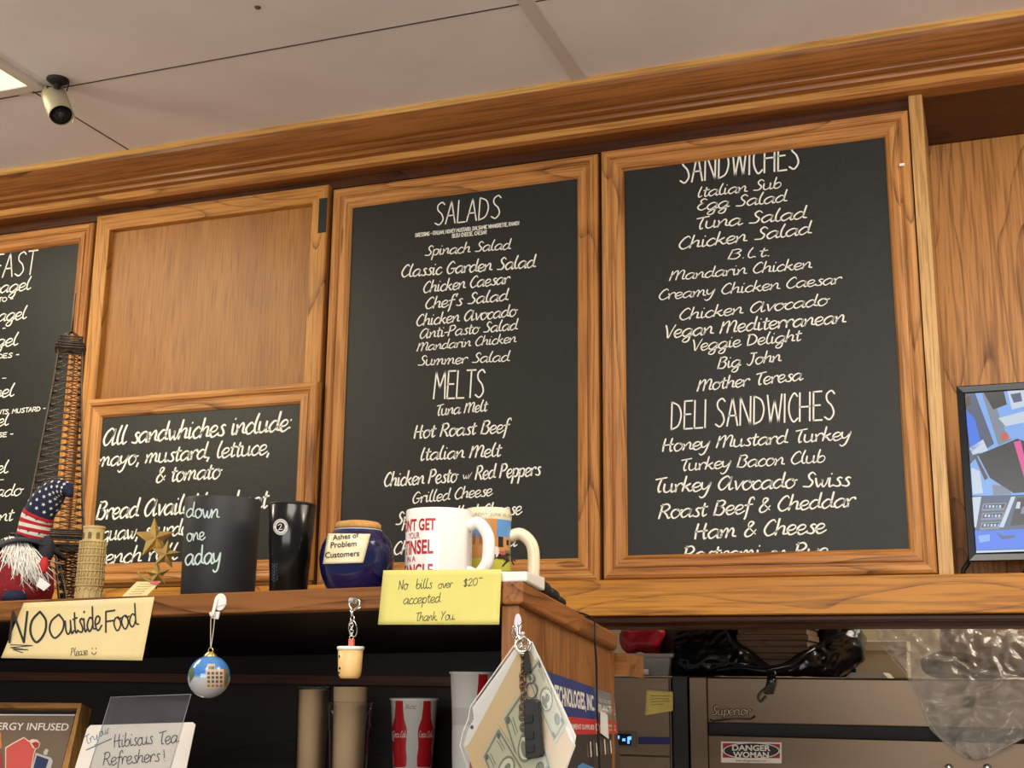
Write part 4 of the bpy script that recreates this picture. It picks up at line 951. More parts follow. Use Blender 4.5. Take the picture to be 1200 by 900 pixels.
g = px_at(SF-.010)
KC = thing('keychain', g(413, 745), 'drink cup keychain with pale tan cup and silver clasp hanging from shelf front', 'keychain')
HK2 = thing('adhesive_hook', aty(415, 704, HY), 'small clear knob hook on the shelf front above the cup keychain', 'hook')
kc = aty(415.5, 704, HY-.002); ky = V((0, -1, 0))
MB().lathe([(0, 0), (.0042, 0), (.0044, .002), (.003, .004), (.0022, .009), (.0035, .0115), (.0035, .013), (0, .0135)], kc+V((0, .0018, 0)), 18, ax=(V((1, 0, 0)), V((0, 0, 1)), ky)).build('knob', mat('clear_plastic', srgb(235, 238, 240), .08, trans=.7), HK2)
m = MB(); m.tube(smooth_path([g(413, 716, 0), g(409.5, 709, 0), g(411, 703), g(416, 701.5), g(421, 704), g(421, 710), g(416, 714), g(413, 717)], 4), [.0014]*29, 8)
m.tube([g(412, 715), g(413, 722)], [.0028, .0022], 8); m.tube([g(416, 714), g(423, 712)], .0012, 6); m.build('clasp', chrome, KC)
m = MB()
m.tube([g(413+2.2*cos(a_), 724.5+3*sin(a_)) for a_ in [2*pi*i/14 for i in range(14)]], .0008, 6, closed=True)
m.tube([g(413.5+4.8*cos(a_), 736.5+9.5*sin(a_), .002*sin(a_)) for a_ in [2*pi*i/26 for i in range(26)]], .0009, 6, closed=True); m.build('ring', chrome, KC)
m = MB()
for i in range(6): m.tube([g(412+(1.7 if i % 2 else .8)*cos(a_), 729+i*3.6+2.5*sin(a_), (.0015*cos(a_) if i % 2 else 0)) for a_ in [2*pi*j/12 for j in range(12)]], .0006, 5, closed=True)
m.build('chain', chrome, KC)
m = MB(); q = g(412, 754); m.box(q.x-.0035, q.x+.0035, q.y-.003, q.y+.003, q.z-.006, q.z+.006); m.build('straw', mat('coral_plastic', srgb(222, 112, 88), .4), KC, bevel=.001)
ct = g(411, 758.5); kk = ((ct-CAM).dot(Fw))/FPX; hh = ct.z - g(410, 795).z
MB().lathe([(0, -hh), (10.5*kk, -hh), (12.8*kk, -hh+.004), (13.8*kk, -hh+.010), (14.7*kk, -.003), (0, -.003)], ct, 36).build('cup', mat('tan_plastic', srgb(226, 186, 122), .4), KC)
MB().lathe([(0, .0012), (15*kk, .0012), (16*kk, 0), (16*kk, -.002), (15*kk, -.0036), (0, -.0036)], ct, 36).build('lid', white_p, KC)
m = MB(); d, r_ = facing(ct)
for th, dz in ((-62, .30), (-56, .68)):
    n = d*cos(radians(th)) + r_*sin(radians(th)); q = ct + n*14.2*kk - V((0, 0, hh*dz)); ell(m, q, (.0016, .0014, .0019), n.cross(V((0, 0, 1))), n, V((0, 0, 1)), 10)
m.tube(smooth_path([ct + (d*cos(radians(t)) + r_*sin(radians(t)))*14.0*kk - V((0, 0, hh*(.80+.05*sin((t+72)/14*pi)))) for t in (-72, -67, -62, -58)], 3), .0005, 5)
m.build('face_marks', black, KC)

# ------------------------------------------------------------------ clear pouch of papers and notes hanging at the end of the unit
PYL = 1.492
p0 = px_at(PYL)
HK3 = thing('adhesive_hook', aty(606, 733, SF+.006), 'pale oval adhesive hook near the top of the unit front post', 'hook')
P = [aty(606.5+4.2*cos(a_), 731+12*sin(a_), SF+.003) for a_ in [2*pi*i/22 for i in range(22)]]
MB().prism(P[::-1], V((0, .0028, 0))).build('plate', mat('pale_plastic', srgb(214, 212, 222), .3), HK3, bevel=.0008)
MB().tube(smooth_path([aty(607, 736, SF+.002), aty(609, 744, SF-.010), aty(611, 748, SF-.022), aty(613, 741, SF-.026)], 4), .0022, 8).build('prong', mat('pale_plastic', srgb(214, 212, 222), .3), HK3)
PC = thing('money_pouch', p0(610, 757), 'clear plastic pouch of envelopes and dollar notes hanging from a ring of keys', 'pouch')
PM = [mat('envelope_tan', srgb(222, 190, 138), .7), mat('paper_white', srgb(236, 234, 228), .7), mat('note_green', srgb(196, 194, 160), .7), mat('note_ink', srgb(112, 118, 88), .7), mat('note_dark', srgb(70, 74, 60), .7), mat('note_pale', srgb(218, 214, 188), .7)]
def pouch(x, y, off): return p0(x, y, -off + .00010*(y-757)*-.6)     # the sheets hang a little forward at the bottom
def layer(pts, off, mtl, name, th=.0006, parent=PC):
    m = MB(); m.prism([pouch(x, y, off) for x, y in pts], V((0, th, 0))); return m.build(name, mtl, parent)
layer([(609, 753), (556, 829), (557.5, 842), (551, 856), (546.5, 872), (561, 905), (566, 906), (612, 775), (612, 754)], .002, PM[1], 'white_sheet')
layer([(612, 758), (601, 779), (553, 872), (549, 874), (563, 912), (640, 912), (624, 800), (617, 756)], .004, PM[0], 'tan_envelope')
layer([(618, 756), (615, 912), (664, 912), (676, 873), (665, 855), (640, 800), (626, 757)], .003, PM[0], 'tan_envelope')
layer([(620, 756), (672, 868), (676.5, 872), (678, 862), (660, 824), (626, 755)], .0035, PM[1], 'white_sheet')
def bill(q, off):
    n = layer(q, off, PM[2], 'dollar_note', .0004)
    tl, tr, br2, bl = [V((a_[0], a_[1], 0)) for a_ in q]
    def at(u, v): s_ = bl.lerp(br2, u).lerp(tl.lerp(tr, u), v); return pouch(s_.x, s_.y, off+.0004)
    def at2(u, v): s_ = bl.lerp(br2, u).lerp(tl.lerp(tr, u), v); return pouch(s_.x, s_.y, off+.0006)
    m = MB()
    for a_, b_2, c_, d_ in ((.04, .96, .05, .10), (.04, .96, .90, .95), (.04, .07, .05, .95), (.93, .96, .05, .95)): m.add([at(a_, c_), at(b_2, c_), at(b_2, d_), at(a_, d_)], [(0, 1, 2, 3)], 0)
    def ov(f, cu, cv, ru, rv_, mi): m.add([f(cu+ru*cos(2*pi*i/20), cv+rv_*sin(2*pi*i/20)) for i in range(20)], [tuple(range(20))], mi)
    ov(at, .5, .5, .15, .38, 0); ov(at2, .5, .5, .12, .32, 1); m2 = at2
    def at3(u, v): return at2(u, v) + V((0, -.0002, 0))
    ov(at3, .5, .58, .05, .14, 0); ov(at3, .5, .36, .09, .10, 0)
    ov(at, .82, .62, .07, .16, 2); ov(at2, .82, .62, .05, .12, 0)
    for v in (.22, .30, .70, .78): m.add([at(.12, v), at(.30, v), at(.30, v+.03), at(.12, v+.03)], [(0, 1, 2, 3)], 0)
    for u, v in ((.10, .84), (.90, .84), (.10, .16), (.90, .16)): ov(at2, u, v, .035, .07, 2)
    m.build('engraving', [PM[3], PM[5], PM[4]], n)
bill([(618, 800), (654, 906), (626, 942), (592, 840)], .0055, )
bill([(588, 849), (632, 918), (602, 958), (570, 885)], .007)
bill([(634, 768), (668, 848), (654, 872), (618, 790)], .006)
pc_ = film('clear_pouch', srgb(245, 245, 240), .98, body=.03)
m = MB()
OUT = [(609.5, 751), (556, 828), (554, 842), (548, 858), (545, 873), (560, 912), (664, 914), (678.5, 873), (674, 855), (659, 824), (626, 752)]
m.prism([pouch(x, y, .0095) for x, y in OUT], V((0, .0003, 0))); m.build('plastic_front', pc_, PC)
m = MB(); m.tube([pouch(x, y, .009) for x, y in OUT[:6]], .0009, 6); m.tube([pouch(x, y, .009) for x, y in OUT[6:]], .0009, 6); m.build('welded_edge', mat('pouch_edge', srgb(228, 228, 222), .2, alpha=.6), PC)
m = MB(); m.add([pouch(556+2*cos(a_), 852+2.4*sin(a_), .0026) for a_ in [2*pi*i/14 for i in range(14)]], [tuple(range(14))]); m.build('punched_hole', black, PC)
KR = thing('key_ring', p0(617, 757, -.012), 'bunch of silver rings with bronze chain and black clip in front of the money pouch', 'key ring')
m = MB()
for i, (x, y, rx, ry, dd) in enumerate(((617, 757, 8.5, 9, .013), (618, 756, 7.5, 8, .016), (612, 752, 5, 8, .011), (621, 754, 5, 7, .018))): m.tube([p0(x+rx*cos(a_), y+ry*sin(a_), -dd+.003*cos(a_+i)) for a_ in [2*pi*j/22 for j in range(22)]], .0011, 6, closed=True)
m.build('ring', chrome, KR)
m = MB(); m.tube(smooth_path([p0(606, 748, -.010), p0(604, 742, -.012), p0(607, 735, -.014), p0(611, 736, -.014), p0(611, 744, -.014), p0(614, 750, -.014)], 4), .0016, 7); m.tube([p0(612, 735, -.016), p0(616, 730, -.016)], .0016, 6); m.build('clasp', chrome, KR)
m = MB(); bronze = mat('bronze_chain', srgb(128, 98, 70), .35, .9)
for i in range(16):
    x, y = 617.5-i*.1+.9*sin(i), 768+i*6.0
    m.tube([p0(x+3.4*cos(a_)*(1 if i % 2 else .75), y+4.6*sin(a_), -.0115-(.0022*cos(a_) if i % 2 else -.0022*cos(a_))) for a_ in [2*pi*j/14 for j in range(14)]], .0013, 6, closed=True)
m.build('chain', bronze, KR)
m = MB(); q = [(620, 763), (624, 762), (627, 783), (627, 788), (619, 788), (619, 782)]; m.prism([p0(x, y, -.013) for x, y in q], V((0, -.005, 0))); m.build('clip', black, KR, bevel=.0008)
m = MB()
for x, y, rx, ry in ((625, 795, 5.5, 6), (627, 809, 6.5, 9)): m.tube([p0(x+rx*cos(a_), y+ry*sin(a_), -.0125) for a_ in [2*pi*j/20 for j in range(20)]], .0008, 6, closed=True)
m.build('ring', mat('dark_steel', srgb(90, 86, 80), .3, 1), KR)
FB = thing('key_fob', p0(631, 855, -.016), 'black rectangular fob hanging in front of the dollar notes', 'key fob')
q = [(621, 822), (623, 819), (634, 818.5), (638.5, 822), (643, 883), (641, 886), (626, 888.5), (623.5, 886)]
m = MB(); m.prism([p0(x, y, -.0145) for x, y in q], V((0, -.010, 0))); m.build('body', speck('fob_black', srgb(26, 26, 27), .5, .2, 100), FB, bevel=.0015)
for yb2, sl in ((838, 0), (857, 0), (872, .8)):
    m = MB(); m.prism([p0(622.5+(yb2-830)*.05+dx_, yb2+dy_, -.0242) for dx_, dy_ in ((0, 0), (0, 9), (10, 8), (10, -1))], V((0, -.0025, 0))); m.build('button', black, FB, bevel=.0008)

# ------------------------------------------------------------------ things inside the unit
LZ = 1.2355
def inner(xpx, Y, y=860): p = aty(xpx, y, Y); return V((p.x, Y, LZ)), ((p-CAM).dot(Fw))/FPX
clear = film('clear_cup_plastic', srgb(240, 238, 232), .95, body=.03)
tan_in = mat('tan_paper_sleeve', srgb(214, 180, 136), .7)
def simple_rev(c, prof): rv = Rev(500, 1.9, None); rv.c = V((c.x, c.y, 0)); rv.pr = [(c.z+z, r) for r, z in prof]; return rv
def clear_cup(xpx, Y, ytop, rt, rb, in_top, rin_t, rin_b, label, xin):
    c, k = inner(xpx, Y); zt = aty(xpx, ytop, Y).z - LZ; zi = aty(xpx, in_top, Y).z - LZ
    zf = .004
    t = thing('plastic_cup', c, label, 'cup')
    MB().lathe([(0, .001), (rb*k, .001), (rb*k+.001, .004), (rb*k+(rt-rb)*k*.75, zt*.75), (rb*k+(rt-rb)*k*.75+.0012, zt*.76), (rt*k, zt-.004), (rt*k+.0018, zt-.002), (rt*k+.0014, zt), (rt*k-.0006, zt-.001)], c, 40).build('cup', clear, t)
    ci = c.copy(); ci.x += xin*k
    MB().lathe([(0, zf), (rin_b*k, zf), (rin_t*k, zi), (rin_t*k-.001, zi), (rin_b*k-.001, zf+.004)], ci, 36).build('paper_sleeve', tan_in, t); return t
clear_cup(366, 1.86, 804, 19.5, 17, 808, 18, 16, 'straight clear plastic cup with a tan sleeve inside, leftmost in the dark shelf', 0)
clear_cup(410, 1.80, 822, 26, 19, 805, 20, 17, 'wider clear plastic cup with a taller tan sleeve standing in it', -1)
cupw = mat('paper_cup_white', srgb(228, 224, 214), .35); cupr = mat('paper_cup_red', srgb(176, 28, 34), .35)
def soda_cup(xpx, Y, ytop, rt, rb, label, prof=None):
    c, k = inner(xpx, Y); zt = aty(xpx, ytop, Y).z - LZ
    t = thing('paper_cup', c, label, 'cup')
    pr = prof(k, zt) if prof else [(rb*k, .003), (rt*k, zt-.004)]
    MB().lathe([(0, .003)] + pr + [(rt*k+.002, zt-.003), (rt*k+.0022, zt-.001), (rt*k+.001, zt), (rt*k-.001, zt-.002), (rb*k-.002, .006), (0, .006)], c, 48).build('cup', cupw, t)
    return t, simple_rev(c, pr)
T1, rv = soda_cup(484.5, 1.90, 818, 27.5, 19.5, 'white paper cup with two red bottle shapes and 16oz on it, in the dark shelf')
def bottle(rv, cx, yt, yb2, wt, wb, off, root, ls, tilt=0, txt=True):
    prof2 = [(0, .50), (.10, .50), (.28, .62), (.42, 1.0), (.52, 1.05), (.62, .92), (.72, .88), (.85, 1.0), (.97, .95), (1, .8)]
    m = MB(); L = []; 
    for h_, w_ in prof2:
        y = yt+(yb2-yt)*h_; hw = wb*w_; x = cx+tilt*h_; L.append([rv.pix(x-hw+2*hw*j/8, y, off) for j in range(9)])
    vs = [p for r in L for p in r]; m.add(vs, [(i*9+j, i*9+j+1, i*9+j+10, i*9+j+9) for i in range(len(L)-1) for j in range(8)]); m.build('bottle_print', cupr, root)
    if txt:
        x0, x1 = cx-wb*1.0+ls, cx+wb*1.0+ls; yy = yt+(yb2-yt)*.56
        Ln = x1-x0; m = MB(); letter(m, 'Coca Cola', lambda u, v: rv.pix(x0+u, yy-v, off+.0004), Ln, 7.5, SCRIPT, .25, .075, brush=False); m.build('lettering', paint, root)
bottle(rv, 468, 819.5, 899, 6, 8.6, .0006, T1, 1); bottle(rv, 500.5, 819.5, 899, 6, 8.6, .0006, T1, -1, -4)
m = MB(); letter(m, '16oz', lambda u, v: rv.pix(475.5+u, 830.5-v, .0004), 12, 5.5, SCRIPT, .05, .10, brush=False); m.build('lettering', pen, T1)
T2, rv = soda_cup(552, 1.84, 787, 25.5, 20, 'tall white paper cup with red bottle shapes, half hidden behind the money pouch', lambda k, zt: [(19*k, .003), (20*k, zt*.2), (22*k, zt*.45), (22.6*k, zt*.7), (25.5*k, zt-.004)])
bottle(rv, 566, 790, 912, 8, 10.5, .0004, T2, 0, -6, False)
m = MB(); letter(m, 'Coca Cola', lambda u, v: rv.pix(549+u, 845-v*1.0, .0008), 18, 9, SCRIPT, .25, .10, brush=False); m.build('lettering', paint, T2)
rv.pr = rv.pr
m = MB(); vs = [rv.pix(529.5, y, .0004) for y in (795, 815, 835, 850, 870, 890)] + [rv.pix(x, y, .0004) for x, y in ((530.5, 890), (532, 870), (532.2, 850), (530.4, 835), (530, 815), (529.8, 795))]
# framed drink board and acrylic sign holder, both leaning back
FN = V((.10, -1, .32)).normalized()
fp0 = aty(70, 870, 1.575)
def fpix(x, y, off=0): return atplane(x, y, fp0 + FN*off, FN)
FB2 = thing('drink_board', fpix(50, 895), 'wooden framed drink board lettered ENERGY INFUSED leaning at lower left', 'sign')
oakf = oak('oak_board_frame', 'x', srgb(176, 132, 76), srgb(148, 104, 54), srgb(90, 56, 26), cath=.3)
def fprism(pts, off, th, name, mtl, parent=FB2, bev=0):
    return MB().prism([fpix(x, y, off) for x, y in pts], -FN*th).build(name, mtl, parent, bevel=bev)
fprism([(-60, 822.5), (95.6, 823.6), (92, 829.8), (-60, 829)], 0, .030, 'top_rail', oakf, bev=.001)
fprism([(95.6, 823.8), (77, 912), (69, 912), (90.4, 829.8), (92, 829.8)], 0, .030, 'side_rail', oak('oak_board_side', 'z', srgb(176, 132, 76), srgb(148, 104, 54), srgb(90, 56, 26), cath=.3), bev=.001)
fprism([(-60, 830), (90, 830), (69, 912), (-60, 912)], -.016, .004, 'backing', black)
fprism([(-60, 836.8), (88, 837.2), (70, 912), (-60, 912)], -.006, .003, 'white_card', mat('card_white', srgb(226, 220, 208), .6))
fprism([(-60, 838), (87.4, 838.6), (69, 912), (-60, 912)], -.0045, .0012, 'printed_card', speck('kraft_print', srgb(112, 94, 74), .6, .08, 25))
m = MB(); print_text(m, 'ENERGY INFUSED', lambda u, v: fpix(-20+u+v*.1, 854.9-v+u*.012, -.0040), 100, 8.8, .01, shear=.1); m.build('lettering', mat('print_cream', srgb(228, 220, 204), .6), FB2)
dk = [mat('drink_red', srgb(196, 82, 72), .5), mat('drink_outline', srgb(222, 196, 170), .5), mat('drink_deep', srgb(150, 56, 52), .5), mat('can_navy', srgb(42, 50, 86), .5), mat('can_silver', srgb(180, 176, 170), .5), mat('fruit_orange', srgb(206, 120, 70), .5)]
m = MB()
def fpoly(pts, off, mi): m.add([fpix(x, y, off) for x, y in pts], [tuple(range(len(pts)))], mi)
fpoly([(6, 912), (6, 876), (14, 871), (28, 863.5), (34, 868), (44, 873), (40, 884), (35, 912)], -.0042, 1); fpoly([(7, 912), (7.2, 877), (15, 872), (28, 865), (33, 869), (42, 874), (39, 884), (34, 912)], -.0040, 0)
fpoly([(34, 868), (38, 866), (44, 867), (47, 871), (46, 876), (42, 878), (38, 876)], -.0038, 1); fpoly([(37, 871), (42, 869), (46, 871), (45, 876), (41, 877)], -.0036, 2)
fpoly([(-10, 912), (-10, 876), (0, 880), (3, 888), (3, 912)], -.0041, 2); fpoly([(-4, 860), (1, 858), (2, 876), (-4, 880)], -.0041, 5)
fpoly([(42, 882), (60, 888), (62, 892), (56, 912), (34, 912)], -.0036, 4); fpoly([(43, 885), (57, 890), (50, 912), (36, 912)], -.0034, 3); fpoly([(51, 881), (54, 877), (57, 879), (55, 885), (51, 884)], -.0034, 4)
m.build('drink_picture', dk, FB2)

HN = V((.12, -1, .34)).normalized(); hp0 = aty(165, 880, 1.56)
def hpix(x, y, off=0): return atplane(x, y, hp0 + HN*off, HN)
AC = thing('sign_holder', hpix(160, 895), 'clear acrylic sign holder standing behind the tea card in the dark shelf', 'sign holder')
acr = film('acrylic', srgb(210, 212, 230), .93, body=.02)
MB().prism([hpix(x, y, .0042) for x, y in ((130, 817), (224, 813.6), (196, 912), (101, 912))], -HN*.0016).build('front_sheet', acr, AC)
MB().prism([hpix(x, y, -.004) for x, y in ((131, 818), (223, 814.6), (195, 912), (102, 912))], -HN*.0016).build('back_sheet', acr, AC)
m = MB(); e_ = [hpix(x, y, .0042) for x, y in ((101, 912), (130, 817), (224, 813.6), (196, 912))]; m.tube(e_, .0006, 5); m.build('polished_edge', mat('acrylic_edge', srgb(190, 190, 196), .2, alpha=.7), AC)
TC = thing('tea_card', hpix(155, 890), 'white laminated card reading Try our Hibiscus Tea Refreshers in handwriting', 'sign')
MB().prism([hpix(x, y, .0018) for x, y in ((102, 854), (106, 849.8), (226, 846.3), (229, 849), (216, 912), (84, 912))], -HN*.0012).build('card', mat('laminated_card', srgb(228, 222, 212), .3), TC)
teal = mat('teal_marker', srgb(40, 110, 136), .6)
for tx, x0, y0, x1, y1, h_, mt, fo in (('Try', 102, 872, 116, 866, 10, teal, SCRIPT), ('our', 117, 863, 130, 858, 9, teal, SCRIPT), ('Hibiscus', 134, 876, 180, 871.5, 15, marker, SCRIPT), ('Tea', 188, 872.5, 210, 870, 15, marker, SCRIPT), ('Refreshers', 121, 897, 188, 892, 15, marker, SCRIPT), ('!', 193, 892, 196, 891, 13, marker, SCRIPT)):
    L = sqrt((x1-x0)**2+(y1-y0)**2); dx, dy = (x1-x0)/L, (y1-y0)/L; m = MB()
    letter(m, tx, lambda u, v: hpix(x0+dx*u+dy*v, y0+dy*u-dx*v, .0022), L, h_, fo, .16, .11, brush=False); m.build('lettering', mt, TC)
m = MB(); m.tube([hpix(101, 879, .0022), hpix(131, 865.5, .0022)], .0007, 4); m.build('lettering', teal, TC)

# ================================================================== BEYOND THE PASS-THROUGH
KY = 3.75
def kq(x, y, Y=KY): return aty(x, y, Y)
TZ = kq(900, 793.6).z
fx0, fx1 = kq(808, 850).x, 2.2
FZ = thing('refrigerator', (fx0+.6, KY+.35, 0), 'wide stainless refrigerator with a script badge and DANGER WOMAN sticker behind the counter', 'refrigerator')
zs0, zs1 = kq(900, 848).z, kq(900, 863).z
MB().box(fx0, fx1, KY+.03, KY+.75, .05, TZ).build('body', steel, FZ, bevel=.004)
fxd = kq(829.5, 850).x
MB().box(fx0, fxd-.002, KY+.004, KY+.0295, .05, TZ-.002).build('corner_post', steel, FZ, bevel=.002)
MB().box(fxd, fx1, KY, KY+.0295, zs0, TZ-.0025).build('top_panel', steel, FZ, bevel=.003)
MB().box(fxd, fx1, KY, KY+.0295, .12, zs1).build('door', steel, FZ, bevel=.003)
MB().box(fxd, fx1, KY+.022, KY+.0298, zs1+.0005, zs0-.0005).build('handle_recess', black, FZ)
bx0, bx1 = kq(832, 840), kq(884, 840)
m = MB(); letter(m, 'Superior', lambda u, v: kq(834+u, 838-v, KY-.0025), 46, 11, SCRIPT, .05, .34, brush=True)
m9 = MB(); letter(m9, 'Superior', lambda u, v: kq(834.3+u, 837.8-v, KY-.0034), 45.4, 10.6, SCRIPT, .05, .10, brush=True); m9.build('badge_lettering', mat('badge_bright', srgb(196, 176, 150), .3, .5), FZ)
m.tube([kq(832, 843, KY-.003), kq(835, 845, KY-.003), kq(860, 842, KY-.003), kq(880, 842.5, KY-.003), kq(885, 839, KY-.003)], .003, 6); m.build('badge', mat('badge_dark', srgb(48, 38, 32), .3, .6), FZ)
m = MB(); print_text(m, 'REFRIGERATION', lambda u, v: kq(842+u, 842.6-v, KY-.0062), 38, 2.4, 0); m.build('badge_lettering', steel, FZ)
stk = [mat('sticker_white', srgb(226, 220, 212), .4), mat('sticker_red', srgb(150, 28, 34), .4), mat('sticker_black', srgb(24, 22, 22), .4)]
m = MB()
def sq(pts, off, mi): m.add([kq(x, y, KY-off) for x, y in pts], [tuple(range(len(pts)))], mi)
sq([(845, 869), (916, 870), (916, 894.5), (845, 893.5)], .0006, 0); sq([(847, 870.8), (914, 871.8), (914, 888.6), (847, 887.8)], .0010, 1)
EL = lambda rx, ry: [(880.5+rx*cos(2*pi*i/32), 879.8+ry*sin(2*pi*i/32)) for i in range(32)]
sq(EL(33.5, 9.6), .0014, 0); sq(EL(32, 8.6), .0018, 2)
m.build('sticker', stk, FZ)
for tx, x0, x1, yb2, h_ in (('DANGER', 858, 903, 879.3, 6.6), ('WOMAN', 859, 901, 887.2, 6.6), ('www.dangerwoman.com', 862, 898, 892.5, 2.2)):
    m = MB(); print_text(m, tx, lambda u, v: kq(x0+u, yb2-v+u*.012, KY-.0022), x1-x0, h_, .03 if h_ > 3 else 0); m.build('sticker_lettering', stk[0] if h_ > 3 else stk[2], FZ)
for x in (1112, 1157):
    q = kq(x, 900, KY-.003); MB().lathe([(0, .006), (.008, .006), (.011, .003), (.011, 0), (0, 0)], q, 18, ax=(V((1, 0, 0)), V((0, 0, 1)), V((0, -1, 0)))).build('bolt', chrome, FZ)
# shade of the gap built as a black panel, and the smaller appliance at its left
ax0, ax1 = kq(700, 850).x, kq(786, 850).x
AP = thing('oven_cabinet', ((ax0+ax1)/2, KY+.4, 0), 'grey-brown steel appliance with a blue display left of the refrigerator', 'appliance')
agry = speck('appliance_grey', srgb(120, 104, 88), .4, .05, 6, metal=.7, stretch=(1, 1, 30))
MB().box(ax0-.3, ax1, KY+.012, KY+.7, .05, TZ-.002).build('body', agry, AP, bevel=.004)
MB().box(ax0-.3, ax1-.004, KY, KY+.0118, kq(750, 886).z+.003, TZ-.004).build('front_panel', agry, AP, bevel=.002)
MB().box(ax0-.3, ax1-.004, KY, KY+.0118, .4, kq(750, 886).z).build('door', agry, AP, bevel=.002)
m = MB(); sqp = lambda pts, off: m.add([kq(x, y, KY-off) for x, y in pts], [tuple(range(len(pts)))])
sqp([(748, 863.5), (785, 863.8), (785, 872.5), (748, 872)], .001); m.build('blue_stripe', mat('stripe_blue', srgb(20, 28, 92), .4), AP)
q0, q1 = kq(721, 875), kq(746, 858)
MB().box(q0.x, q1.x, KY-.004, KY-.0002, q0.z, q1.z).build('display_bezel', mat('bezel_grey', srgb(96, 86, 76), .4), AP)
q0, q1 = kq(722, 873), kq(740, 860)
MB().box(q0.x, q1.x, KY-.006, KY-.0042, q0.z, q1.z).build('display', blackg, AP)
m = MB(); led = mat('blue_led', srgb(60, 120, 255), .4, emit=srgb(90, 150, 255), estr=2.2)
for x, y, w_, h_ in ((724.5, 864, 1.4, 2), (731, 867, 1.8, 1.6), (736.5, 867.5, 1.3, 4), (738.2, 865, 1.6, 2)): m.add([kq(x-w_, y+h_, KY-.0068), kq(x+w_, y+h_, KY-.0068), kq(x+w_, y-h_, KY-.0068), kq(x-w_, y-h_, KY-.0068)], [(0, 1, 2, 3)])
m.build('digits', led, AP)
gx0, gx1 = kq(788.5, 850).x, fx0-.004
tag(MB().box(gx0, gx1, KY-.002, KY+.5, .03, TZ+.002).build('gap_panel', mat('gap_black', srgb(14, 12, 11), .4), bevel=.003), 'narrow black panel giving the dark gap between the grey appliance and the refrigerator', 'panel')
t = thing('sticky_note', kq(772, 822, KY-.003), 'yellow sticky note with curled corner on the grey appliance', 'note')
def sn(u, v): x = 757.5+31*u; y = 838-30*v; return kq(x-(1.5*(1-v) if u < .1 else 0), y-(5*u*(1-v))+(2.5*u*v), KY-.004-.016*max(0, u-.55)*(1-v)*2)
m = MB(); m.grid(sn, 10, 10); m.build('paper', speck('note_yellow', srgb(206, 188, 104), .7, .06, 20), t, solid=.0008)
m = MB()
for r_i, l_ in ((.75, .8), (.62, .7), (.5, .75), (.38, .5)): m.tube([sn(.15, r_i)+V((0, -.001, 0)), sn(.15+l_*.5, r_i+.02)+V((0, -.001, 0)), sn(min(.9, .15+l_), r_i)+V((0, -.001, 0))], .0006, 4)
m.build('handwriting', mat('pencil', srgb(120, 108, 66), .7), t)
# plastic bin, tray and red bag on the appliance
BN = thing('plastic_bin', (kq(760, 780, 3.95).x, 3.95, TZ), 'pale grey plastic bin on top of the grey appliance under the red bag', 'bin')
b0, b1 = kq(733, 790, 3.86), kq(786, 766, 3.86)
m = MB(); z0 = TZ+.0005
m.loft([[V((b0.x+i, 3.86+i, z)), V((b1.x-i, 3.86+i, z)), V((b1.x-i, 4.2-i, z)), V((b0.x+i, 4.2-i, z))] for z, i in ((z0, .012), (b1.z-.012, .002), (b1.z-.011, -.006), (b1.z, -.006), (b1.z, .004), (z0+.01, .016))], smooth=False); m.build('tub', mat('bin_grey', srgb(182, 178, 172), .4), BN, bevel=.003)
m = MB(); q = kq(749, 784, 3.855); m.lathe([(0, .008), (.03, .008), (.032, .006), (.032, -.008), (.03, -.010), (0, -.010)], V((kq(758, 784, 3.855).x-.02, 3.83, TZ+.012)), 24); m.build('lid', mat('bin_pale', srgb(196, 196, 196), .4), BN)
rd = mat('red_plastic_bag', srgb(190, 40, 58), .3, alpha=.9); rbag = random.Random(4)
def crumple(fn, amp, sc_n, seed=0):
    def g_(u, v):
        p = fn(u, v); n = mnoise.noise_vector(V((p.x*sc_n+seed, p.y*sc_n, p.z*sc_n)))
        n2 = mnoise.noise_vector(V((p.x*sc_n*2.7+seed, p.y*sc_n*2.7+5, p.z*sc_n*2.7)))
        rg = 1-abs(n2.x)*2; return p + n*amp + V((0, -1, 0))*rg*amp*.6
    return g_
def above(fn):      # rests on the refrigerator top instead of sinking into it
    def g_(u, v): p = fn(u, v); return V((p.x, p.y, max(p.z, TZ+.0015)))
    return g_
def blobgrid(c, rx, ry, rz, p=.6):
    f = lambda x: math.copysign(abs(x)**p, x)
    return lambda u, v: c + V((f(cos(2*pi*u))*f(sin(pi*(.02+.96*v)))*rx, f(sin(2*pi*u))*f(sin(pi*(.02+.96*v)))*ry, -f(cos(pi*(.02+.96*v)))*rz))
c_ = kq(757, 752, 3.98)
m = MB(); m.grid(crumple(blobgrid(V((c_.x, 3.98, b1.z+.045)), .075, .09, .042), .014, 22), 40, 24)
tag(m.build('red_bag', rd), 'crumpled red plastic bag lying in the pale grey bin', 'bag')
